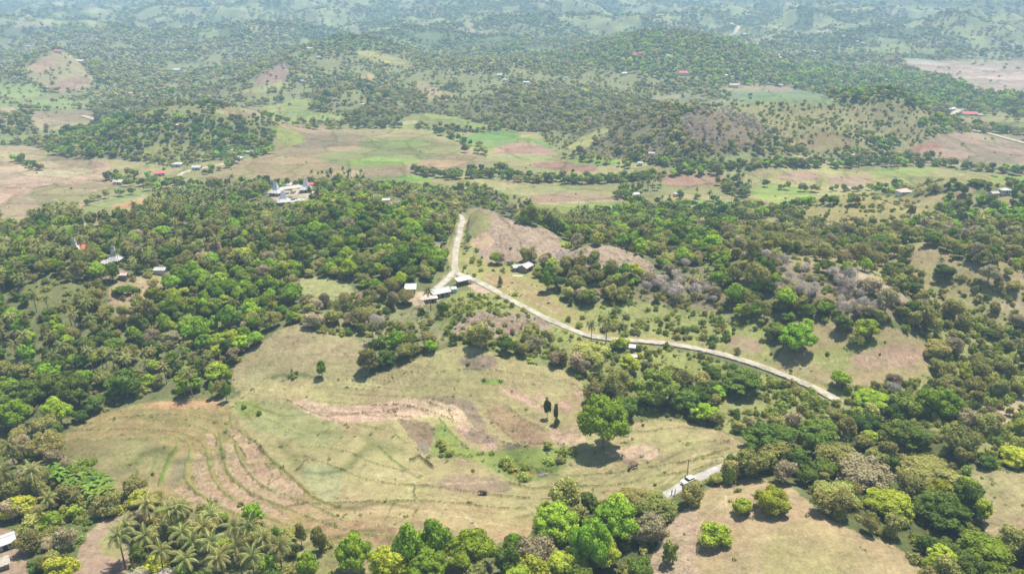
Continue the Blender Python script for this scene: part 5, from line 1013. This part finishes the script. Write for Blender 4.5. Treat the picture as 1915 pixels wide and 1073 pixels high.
for u, v, wp, rf in [(110, 99, 12, 'roof_red'), (152, 118, 16, 'roof_white'), (55, 89, 7, 'roof_white'), (18, 83, 5, 'roof_white'), (333, 134, 16, 'roof_white'), (348, 97, 6, 'roof_white'), (273, 100, 5, 'roof_white'), (258, 109, 5, 'roof_white'), (245, 178, 7, 'roof_white'), (565, 155, 6, 'roof_white'), (580, 94, 10, 'roof_white'), (596, 110, 7, 'roof_white'), (270, 178, 6, 'roof_white'), (678, 200, 6, 'roof_white'),
        (826, 106, 10, 'roof_red'), (920, 122, 6, 'roof_white'), (935, 144, 9, 'roof_white'), (945, 153, 8, 'roof_white'), (985, 158, 11, 'roof_white'), (1008, 117, 4, 'roof_white'), (1045, 119, 5, 'roof_white'), (1060, 110, 5, 'roof_white'), (1073, 110, 8, 'roof_white'), (1058, 149, 5, 'roof_white'), (1090, 170, 5, 'roof_white'), (1109, 172, 4, 'roof_white'), (1124, 106, 5, 'roof_red'),
        (1165, 113, 8, 'roof_red'), (1187, 106, 9, 'roof_red'), (1197, 103, 8, 'roof_red'), (1224, 98, 6, 'roof_red'), (1250, 108, 6, 'roof_white'), (1167, 141, 10, 'roof_white'), (1276, 140, 18, 'roof_red'), (1355, 145, 9, 'roof_white'), (1368, 148, 7, 'roof_white'), (1460, 163, 5, 'roof_white'), (1372, 163, 16, 'roof_tan'),
        (1440, 105, 8, 'roof_white'), (1452, 107, 11, 'roof_white'), (1457, 111, 9, 'roof_white'), (1448, 100, 6, 'roof_white'), (1500, 101, 6, 'roof_white'), (1515, 101, 8, 'roof_white'), (1522, 99, 5, 'roof_white'), (1605, 140, 14, 'roof_tan'), (1657, 153, 7, 'roof_white'), (1574, 156, 5, 'roof_white'), (1612, 83, 6, 'roof_white'), (1603, 80, 5, 'roof_white'), (1646, 112, 6, 'roof_white'), (1657, 126, 5, 'roof_white'), (1690, 49, 6, 'roof_white'), (1886, 112, 6, 'roof_white'), (1390, 66, 8, 'roof_white'), (1350, 55, 5, 'roof_white'), (1576, 70, 5, 'roof_white'), (1498, 122, 6, 'roof_white')]:
    ph = [p for (a, b), p in FAR if a <= u < b][0]; cn = dict(roof_white='white', roof_red='red', roof_tan='tan')[rf]
    house(u, v, wp, f'{"small" if wp < 9 else "larger"} {cn} roofed house {ph}', rf, 'wall_plaster', 'gable', rz=random.uniform(-25, 25), group=f'houses {ph}', detail=False, asp=.6, hw=3.2, ov=.6)

# ---- pole, car, people, animals
def util_pole(u, vf, vt, label, sag=None):
    x, y, z = at(u, vf); h = height_for(x, y, vt)-z; t = thing('utility_pole', label, 'pole', (x, y, z), 0, 'utility poles')
    link('pole', MB().tube([(0, 0, -.8), (0, 0, h)], [.13, .09], 8).mesh('pole', 'wood_post'), t); link('crossarm', MB().box((0, 0, h-.35), (1.5, .1, .1)).mesh('crossarm', 'wood_post'), t)
    for s in (-.65, .65): link('insulator', MB().tube([(s, 0, h-.3), (s, 0, h-.1)], [.05, .04], 6).mesh('insulator', 'roof_white'), t)
util_pole(1285, 889, 858, 'thin utility pole rising behind the white car'); util_pole(851, 445, 424, 'utility pole on the left verge of the straight road stretch'); util_pole(1478, 726, 706, 'thin pole on the grassy slope below the walled road')
def car(u, v, rz):
    surf('car_paint', (.82, .82, .80), rough=.25, var=.02, spec=.6); surf('car_glass', (.015, .018, .02), rough=.08, var=.02, spec=.7); surf('tyre', (.02, .02, .02), var=.1); surf('rim', (.5, .5, .5), rough=.3); surf('lamp_glass', (.8, .8, .78), rough=.15); surf('tail_red', (.5, .03, .03), rough=.2)
    x, y, z = at(u, v); P = ROADS['farm_road'][0]; k = np.argmin((P[:, 0]-x)**2+(P[:, 1]-y)**2); x, y, z = P[k, 0], P[k, 1], P[k, 2]+.11
    dv = P[min(k+1, len(P)-1)]-P[max(k-1, 0)]; rz = math.atan2(dv[1], dv[0])
    t = thing('car', 'white car on the lower road beside the thin pole', 'car', (x, y, z), rz+math.pi); L, Wd = 4.4, 1.75
    def hull(prof, w0, w1, name, mat):
        n = len(prof); V = [(px_, -w, pz) for (px_, pz), w in zip(prof, w0)]+[(px_, w, pz) for (px_, pz), w in zip(prof, w0)]
        Fs = [tuple(range(n)), tuple(range(2*n-1, n-1, -1))]+[(k_, (k_+1) % n, (k_+1) % n+n, k_+n) for k_ in range(n)]
        return MB().add(V, Fs).mesh(name, mat)
    prof = [(-2.15, .35), (-2.2, .62), (-2.1, .86), (-1.55, .92), (-1.0, .98), (1.0, 1.0), (1.7, .96), (2.12, .84), (2.2, .6), (2.15, .32)]
    bo = link('body', hull(prof, [.82, .86, .84, .86, .87, .87, .85, .80, .80, .78], 0, 'body', 'car_paint'), t)
    cab = [(-1.75, .93), (-1.35, 1.42), (.25, 1.46), (1.05, .99)]; link('cabin_glass', hull(cab, [.80, .66, .66, .80], 0, 'cabin_glass', 'car_glass'), t)
    link('roof', hull([(-1.4, 1.40), (-1.35, 1.475), (.2, 1.50), (.32, 1.44)], [.68, .66, .66, .68], 0, 'roof', 'car_paint'), t)
    link('boot_lid', hull([(-2.12, .84), (-1.72, .95), (-1.76, 1.0), (-2.05, .96)], [.76]*4, 0, 'boot_lid', 'car_paint'), t)
    for sx in (-1.35, 1.35):
        for sy in (-1, 1):
            wh = link('wheel', MB().tube([(sx, sy*.70, .32), (sx, sy*.88, .32)], [.33, .33], 16).mesh('wheel', 'tyre'), t); link('rim', MB().tube([(sx, sy*.84, .32), (sx, sy*.895, .32)], [.2, .2], 12).mesh('rim', 'rim'), wh)
    for sy in (-1, 1):
        link('headlight', MB().box((2.12, sy*.62, .70), (.14, .3, .16)).mesh('headlight', 'lamp_glass'), t); link('tail_light', MB().box((-2.16, sy*.66, .74), (.1, .22, .18)).mesh('tail_light', 'tail_red'), t); link('mirror', MB().box((.75, sy*.95, 1.02), (.16, .16, .12)).mesh('mirror', 'car_paint'), t)
    HERO_XY.append((x, y, 4)); HERO_XY.append((x-1, y-5, 3.2))
car(1284, 897, 0)
def skin(name, pts, edges, mat, sub=1):
    me = bpy.data.meshes.new(name); me.from_pydata([p[0] for p in pts], edges, []); o = bpy.data.objects.new(name, me); C.objects.link(o)
    md = o.modifiers.new('skin', 'SKIN'); md.use_smooth_shade = True
    for i, (_, r) in enumerate(pts): me.skin_vertices[0].data[i].radius = (r, r) if np.isscalar(r) else r
    me.skin_vertices[0].data[0].use_root = True; s = o.modifiers.new('sub', 'SUBSURF'); s.levels = s.render_levels = sub; me.materials.append(MATS[mat]); return o
surf('skin', (.20, .11, .07), var=.05); surf('hair', (.012, .010, .010), var=.05); surf('cloth_dark', (.05, .05, .07), var=.1); surf('cloth_light', (.62, .60, .55), var=.05)
def person(x, y, z, rz, label, top):
    pts = [((0, 0, .95), .13), ((0, 0, 1.2), .14), ((0, 0, 1.42), .13), ((0, 0, 1.52), .055), ((0, .02, 1.62), .095), ((0, .015, 1.71), .085), ((.19, 0, 1.38), .055), ((.25, .02, 1.1), .042), ((.24, .14, .88), .033), ((-.19, 0, 1.38), .055), ((-.25, -.02, 1.1), .042), ((-.24, .06, .87), .033),
           ((.10, 0, .88), .09), ((.11, .10, .48), .06), ((.11, .04, .08), .042), ((.11, .2, .03), .035), ((-.10, 0, .88), .09), ((-.11, -.05, .48), .06), ((-.11, -.2, .12), .042), ((-.11, -.08, .03), .035)]
    o = skin('person', pts, [(0, 1), (1, 2), (2, 3), (3, 4), (4, 5), (2, 6), (6, 7), (7, 8), (2, 9), (9, 10), (10, 11), (0, 12), (12, 13), (13, 14), (14, 15), (0, 16), (16, 17), (17, 18), (18, 19)], 'skin'); o.location = (x, y, z); o.rotation_euler = (0, 0, rz); tag(o, label, 'person', 'people walking on the lower road')
    for nm, pp, ee, mt in [('shirt', [((0, 0, .98), .145), ((0, 0, 1.2), .155), ((0, 0, 1.43), .14), ((.2, 0, 1.39), .066), ((.245, .01, 1.15), .058), ((-.2, 0, 1.39), .066), ((-.245, -.01, 1.15), .058)], [(0, 1), (1, 2), (2, 3), (3, 4), (2, 5), (5, 6)], top),
                           ('trousers', [((0, 0, .95), .14), ((.10, 0, .86), .1), ((.11, .10, .48), .072), ((.11, .05, .14), .056), ((-.10, 0, .86), .1), ((-.11, -.05, .48), .072), ((-.11, -.18, .18), .056)], [(0, 1), (1, 2), (2, 3), (0, 4), (4, 5), (5, 6)], 'cloth_dark'), ('hair', [((0, -.01, 1.70), .10), ((0, -.03, 1.76), .07)], [(0, 1)], 'hair')]:
        c_ = skin(nm, pp, ee, mt); c_.parent = o
    HERO_XY.append((x, y-1, 3.2))
for (u, v, lab, tp) in [(1256, 924, 'person in a dark shirt walking left of the companion on the lower road', 'cloth_dark'), (1262, 923, 'person in a light shirt walking right of the companion on the lower road', 'cloth_light')]:
    x, y, z = at(u, v); P = ROADS['farm_road'][0]; k = np.argmin((P[:, 0]-x)**2+(P[:, 1]-y)**2); person(x, y, P[k, 2]+.12, -2.2, lab, tp)
surf('buffalo_hide', (.10, .065, .045), var=.1); surf('horn', (.12, .10, .08))
def buffalo(u, v, rz, label):
    x, y, z = at(u, v)
    pts = [((0, 0, .95), .36), ((.45, 0, 1.0), .34), ((.8, 0, 1.08), .27), ((1.1, 0, .98), .17), ((1.35, 0, .8), .13), ((1.58, 0, .62), .09), ((-.5, 0, .98), .33), ((-.85, 0, 1.0), .26), ((-1.05, 0, .95), .05), ((-1.12, 0, .5), .025),
           ((.7, .2, .7), .12), ((.72, .2, .38), .065), ((.68, .2, .05), .06), ((.7, -.2, .7), .12), ((.78, -.2, .38), .065), ((.76, -.2, .05), .06), ((-.75, .2, .72), .14), ((-.62, .2, .58), .09), ((-.88, .2, .34), .055), ((-.84, .2, .05), .06), ((-.75, -.2, .72), .14), ((-.68, -.2, .58), .09), ((-.98, -.2, .34), .055), ((-.94, -.2, .05), .06)]
    o = skin('buffalo', pts, [(0, 1), (1, 2), (2, 3), (3, 4), (4, 5), (0, 6), (6, 7), (7, 8), (8, 9), (1, 10), (10, 11), (11, 12), (1, 13), (13, 14), (14, 15), (6, 16), (16, 17), (17, 18), (18, 19), (6, 20), (20, 21), (21, 22), (22, 23)], 'buffalo_hide'); o.location = (x, y, z); o.rotation_euler = (0, 0, rz); tag(o, label, 'buffalo', 'buffaloes on the terraced field')
    for s in (-1, 1): h = skin('horn', [((1.32, s*.1, .95), .045), ((1.25, s*.42, 1.02), .035), ((1.05, s*.62, 1.15), .015)], [(0, 1), (1, 2)], 'horn'); h.parent = o
buffalo(1178, 878, 1.0, 'brown buffalo grazing on bare soil left of its companion right of the lone tree'); buffalo(1187, 875, .6, 'brown buffalo standing right of its companion on bare soil'); buffalo(904, 924, 3.0, 'dark buffalo standing alone low on the dried terraces')
# log on the upper terrace, smoke over the far field
x, y, z = at(933, 666); tag(link('fallen_log', MB().tube([(-1.6, .1, .15), (-.5, 0, .25), (.6, -.05, .22), (1.8, -.3, .1)], [.22, .3, .26, .1], 8).mesh('fallen_log', 'tyre'), None, (x, y, z)), 'dark charred log lying on the upper terrace', 'log')

plant()
for (k_, r_) in PL.items(): print(k_, len(r_))
# which of them stand in view, and how large they show
ZN = [((60, 660), 'in the palm wood at the left edge'), ((150, 760), 'in the dark wood left of the brown terraces'), ((60, 960), 'in the thicket at the bottom left corner'), ((330, 690), 'in the wood edge above the brown terraces'), ((90, 520), 'around the hidden hamlet at the far left of the wood'), ((250, 480), 'near the pointed roofs inside the left wood'), ((420, 600), 'in the bright green middle of the left wood'),
      ((520, 480), 'in the palm mixed middle of the wooded hill'), ((700, 470), 'on the wooded hill left of the road junction'), ((330, 410), 'at the far left rim of the wooded hill'), ((560, 400), 'just below the white roofed village'), ((780, 380), 'on the wooded hill above the road top'), ((700, 600), 'in the dry scrub above the upper terrace'), ((870, 600), 'around the pink eroded mound below the junction'), ((1000, 640), 'in the gully between road and terraces'),
      ((1180, 740), 'in the belt behind the large lone tree'), ((1330, 740), 'on the grassy slope below the walled road'), ((1130, 540), 'on the slope right of the terrace house'), ((1300, 540), 'among the grey bare trees above the road'), ((1520, 550), 'along the bare tree ridge'), ((1590, 650), 'around the round grassy mound'), ((1800, 680), 'in the scrub of the right hand slope'), ((1640, 760), 'beyond the end of the walled road'), ((1650, 880), 'in the big right hand thicket'), ((1850, 850), 'at the right edge beside the tan field'),
      ((1200, 980), 'in the thicket beside the lower road'), ((1080, 1050), 'in the bottom thicket right of centre'), ((450, 1040), 'around the bottom palm row'), ((1050, 420), 'behind the bare eroded ridge'), ((1230, 430), 'in the valley wood beyond the eroded ridge'), ((1450, 440), 'on the slope between valley and bare tree ridge'), ((1800, 420), 'on the right hand wooded hill'), ((1650, 460), 'below the right hand grassy crest'), ((350, 260), 'on the wooded village hill at the left'), ((1100, 330), 'in the valley tree line'), ((1300, 260), 'on the far side of the valley on the scrubby ridge'), ((800, 740), 'on the terraced fields')]
def zone_of(u, v):
    return min(ZN, key=lambda q: (q[0][0]-u)**2+((q[0][1]-v)*1.6)**2)[1]
COLW = dict(dark='dark green', bright='bright green', yellow='yellow green', olive='dull olive', dry='brownish half dry', green='fresh green')
PTS = dict(woodland=[], palm_grove=[], bare_wood=[], scrub=[])
def variants():
    lib = {}
    def put(stuff, key, meshes):
        lib.setdefault(stuff, []).append((key, meshes))
    for s in SP:
        for k in range(3): put('woodland', ('n', s, k), [NEAR[s, k], TR[k]]); put('woodland', ('m', s, k), [MID[s, k]]); put('woodland', ('f', s, k), [FARM[s, k]])
    for k in range(4): put('palm_grove', ('n', k), list(PALM[k]))
    for k in range(3): put('palm_grove', ('m', k), list(PALMM[k]))
    for k in range(3): put('bare_wood', ('n', k), list(BARE[k]))
    for k in range(2): put('bare_wood', ('m', k), list(BAREM[k]))
    for s in ('green', 'olive', 'dark'):
        for k in range(2): put('scrub', ('n', s, k), [SHR[s, k]]); put('scrub', ('m', s, k), [SHRM[s, k]])
    return lib
LIB = variants()
def place_all():
    for kind, rows in PL.items():
        A = np.array([r[:4] for r in rows], float); u, v, d = project(A[:, 0], A[:, 1], A[:, 2]+3*A[:, 3])
        size = A[:, 3]/d; size[(u < 0) | (u > NU) | (v < 2) | (v > NV-2)] = 0
        top = set(np.argsort(-size)[:300].tolist()); stuff = dict(tree='woodland', palm='palm_grove', bare='bare_wood', shrub='scrub')[kind]
        for i, (x, y, z, sc, s, vr, rot) in enumerate(rows):
            nr = d[i] < (400 if kind == 'tree' else 430)
            if i in top and size[i] > 0:
                ph = zone_of(u[i], v[i])
                if kind == 'tree':
                    sz_ = 'large' if sc > .95 else ('small' if sc < .6 else 'medium')
                    t = thing('broadleaf_tree', f'{sz_} {COLW[s]} tree {ph}', 'tree', (x, y, z-.1), rot, 'trees '+ph, (sc*random.uniform(.82, 1.22), sc*random.uniform(.82, 1.22), sc*random.uniform(.78, 1.18)))
                    link('trunk', TR[vr % 3], t); link('crown', (NEAR if nr else MID)[s, vr % 3], t)
                elif kind == 'palm':
                    t = thing('coconut_palm', f'coconut palm {ph}', 'palm', (x, y, z-.1), rot, 'palms '+ph, sc)
                    pm = PALM[vr % 4] if nr else PALMM[vr % 3]; link('trunk', pm[0], t); link('crown', pm[1], t)
                elif kind == 'bare':
                    t = thing('bare_tree', f'leafless greyish tree {ph}', 'tree', (x, y, z-.1), rot, 'bare trees '+ph, sc)
                    pm = BARE[vr % 3] if nr else BAREM[vr % 2]; link('trunk', pm[0], t); link('branches', pm[1], t)
                else:
                    o = link('shrub', (SHR if nr else SHRM)[s, vr % 2], None, (x, y, z-.1), rot); o.scale = (sc,)*3; tag(o, f'{COLW[s]} shrub {ph}', 'shrub', 'shrubs '+ph)
                continue
            if kind == 'tree': key = ('n', s, vr % 3) if d[i] < 400 else (('m', s, vr % 3) if d[i] < 1000 else ('f', s, vr % 3))
            elif kind == 'palm': key = ('n', vr % 4) if nr else ('m', vr % 3)
            elif kind == 'bare': key = ('n', vr % 3) if nr else ('m', vr % 2)
            else: key = ('n' if d[i] < 330 else 'm', s, vr % 2)
            PTS[stuff].append((x, y, z-.1, sc, rot, [k for k, _ in LIB[stuff]].index(key)))
place_all()
def gn_stuff(name, rows, lib):
    col = bpy.data.collections.new(name+'_kit')
    idx = {}; n = 0
    for j, (key, meshes) in enumerate(lib):
        if len(meshes) == 1: me = meshes[0]
        else:                       # trunk and crown of a kit piece joined
            V = []; Fs = []; mi = []; mats = []
            for q in meshes:
                o = len(V); V += [tuple(a.co) for a in q.vertices]; b0 = len(mats); mats += [m_.name for m_ in q.materials]
                for f in q.polygons: Fs.append(tuple(i+o for i in f.vertices)); mi.append(b0+f.material_index)
            me = bpy.data.meshes.new(name+'_piece'); me.from_pydata(V, [], Fs); me.update()
            for m_ in mats: me.materials.append(bpy.data.materials[m_])
            me.polygons.foreach_set('material_index', mi)
        ob = bpy.data.objects.new(f'{name}_{j:03d}', me); col.objects.link(ob)
    A = np.array(rows, float); me = bpy.data.meshes.new(name); me.vertices.add(len(A)); me.vertices.foreach_set('co', A[:, :3].astype(np.float32).ravel())
    g_ = np.random.default_rng(len(A)); sv = A[:, 3:4]*g_.uniform(.8, 1.25, (len(A), 3))
    at_ = me.attributes.new('siz', 'FLOAT_VECTOR', 'POINT'); at_.data.foreach_set('vector', sv.astype(np.float32).ravel())
    for an, c_ in (('turn', 4),):
        at_ = me.attributes.new(an, 'FLOAT', 'POINT'); at_.data.foreach_set('value', A[:, c_].astype(np.float32))
    at_ = me.attributes.new('pick', 'INT', 'POINT'); at_.data.foreach_set('value', A[:, 5].astype(np.int32)); me.update()
    o = link(name, me)
    g = bpy.data.node_groups.new(name, 'GeometryNodeTree'); g.interface.new_socket('Geometry', in_out='INPUT', socket_type='NodeSocketGeometry'); g.interface.new_socket('Geometry', in_out='OUTPUT', socket_type='NodeSocketGeometry')
    N = g.nodes.new; gi, go = N('NodeGroupInput'), N('NodeGroupOutput'); ip = N('GeometryNodeInstanceOnPoints'); ci = N('GeometryNodeCollectionInfo'); ci.inputs['Collection'].default_value = col
    ci.inputs['Separate Children'].default_value = True; ci.inputs['Reset Children'].default_value = True; ip.inputs['Pick Instance'].default_value = True
    def na(nm, ty):
        k = N('GeometryNodeInputNamedAttribute'); k.data_type = ty; k.inputs[0].default_value = nm; return k.outputs[0]
    cx = N('ShaderNodeCombineXYZ'); g.links.new(na('turn', 'FLOAT'), cx.inputs[2]); e2r = N('FunctionNodeEulerToRotation'); g.links.new(cx.outputs[0], e2r.inputs[0])
    g.links.new(gi.outputs[0], ip.inputs['Points']); g.links.new(ci.outputs[0], ip.inputs['Instance']); g.links.new(na('pick', 'INT'), ip.inputs['Instance Index'])
    g.links.new(e2r.outputs[0], ip.inputs['Rotation']); g.links.new(na('siz', 'FLOAT_VECTOR'), ip.inputs['Scale']); g.links.new(ip.outputs[0], go.inputs[0])
    md = o.modifiers.new('plants', 'NODES'); md.node_group = g; return o
tag(gn_stuff('woodland', PTS['woodland'], LIB['woodland']), 'mixed green woodland covering the hills and valley beyond the nearest trees', 'woodland', kind='stuff')
tag(gn_stuff('palm_grove', PTS['palm_grove'], LIB['palm_grove']), 'scattered coconut palms through the farther woods and valley', 'palms', kind='stuff')
tag(gn_stuff('bare_wood', PTS['bare_wood'], LIB['bare_wood']), 'leafless grey trees through the farther dry woods', 'bare trees', kind='stuff')
tag(gn_stuff('scrub', PTS['scrub'], LIB['scrub']), 'low green and olive scrub spread over slopes and field edges', 'scrub', kind='stuff')
def tufts():
    rows = []
    for (r0, r1, sp) in ((110, 340, 1.3),):
        n = int(r1/sp); gx, gy = np.meshgrid(np.arange(-n, n+1)*sp, np.arange(0, n)*sp)
        gx = (gx+rng.uniform(-.5, .5, gx.shape)*sp).ravel(); gy = (gy+rng.uniform(-.5, .5, gy.shape)*sp).ravel(); rr = np.hypot(gx, gy); k = (rr > r0) & (rr < r1) & (np.abs(np.degrees(np.arctan2(gx, gy))) < 42)
        x, y = gx[k], gy[k]; z = H(x, y); iv, iu, u, v, d = lookup(x, y, z); b = bnd[iv, iu]; cl = fbm(x, y, 9, 2, 151)
        p = np.where(b > .25, .08+.28*np.clip(b-.3, 0, 1), 0)+np.where(scr[iv, iu] > .25, .12, .022)*(1+2*cl); p[den[iv, iu] > .9] *= .3
        kk = np.where(rng.random(len(x)) < p)[0]; zz = z+b*.8
        ok_ = clear_of(x, y, RALL[:, [0, 1]], RALL[:, 3]/2+.4)
        for i in kk[ok_[kk]]: rows.append((x[i], y[i], zz[i], float(rng.uniform(.4, 1.3)), float(rng.uniform(0, 6.28)), int(rng.integers(0, 3))))
    print('tufts', len(rows)); return rows
tag(gn_stuff('grass', tufts(), [(k, [tuft_mesh('tuft', 300+k)]) for k in range(3)]), 'grass tufts along field edges and slopes', 'grass', kind='stuff')

# ------------------------------------------------------------------ air
m, t, b = newmat('haze_air'); t.nodes.remove(b); out = [n for n in t.nodes if n.type == 'OUTPUT_MATERIAL'][0]; pv = t.nodes.new('ShaderNodeVolumePrincipled')
pv.inputs['Color'].default_value = (.52, .75, 1.0, 1); pv.inputs['Density'].default_value = .00024; pv.inputs['Anisotropy'].default_value = 0.0; t.links.new(pv.outputs[0], out.inputs['Volume'])
mb = MB(); mb.box((0, 4200, 240), (29000, 21000, 1000)); tag(link('haze', mb.mesh('haze', 'haze_air')), kind='stuff')
m, t, b = newmat('smoke_drift'); t.nodes.remove(b); out = [n for n in t.nodes if n.type == 'OUTPUT_MATERIAL'][0]; pv = t.nodes.new('ShaderNodeVolumePrincipled')
pv.inputs['Color'].default_value = (.95, .95, .95, 1); pv.inputs['Density'].default_value = .012; t.links.new(pv.outputs[0], out.inputs['Volume'])
a_ = np.array(at(1690, 118)); b_ = np.array(at(1778, 128)); sv_, sf_ = ICO[3]; V = []
L_ = np.linalg.norm(b_-a_)/2; dr = (b_-a_)/np.linalg.norm(b_-a_); sd2 = np.array([-dr[1], dr[0], 0])
for p in sv_:
    taper = 1.15-.75*(p[0]*.5+.5); nz_ = 1+.35*float(perlin(p[0]*4, p[1]*3+p[2]*5, 200)); V.append((a_+b_)/2 + dr*p[0]*L_*1.05 + sd2*p[1]*16*taper*nz_ + np.array([0, 0, 6+p[2]*7*taper*nz_]))
tag(link('smoke', make_mesh('smoke', np.array(V), sf_, ['smoke_drift'], smooth=True)), 'thin white smoke drifting low over the far brown field', 'smoke', kind='stuff')
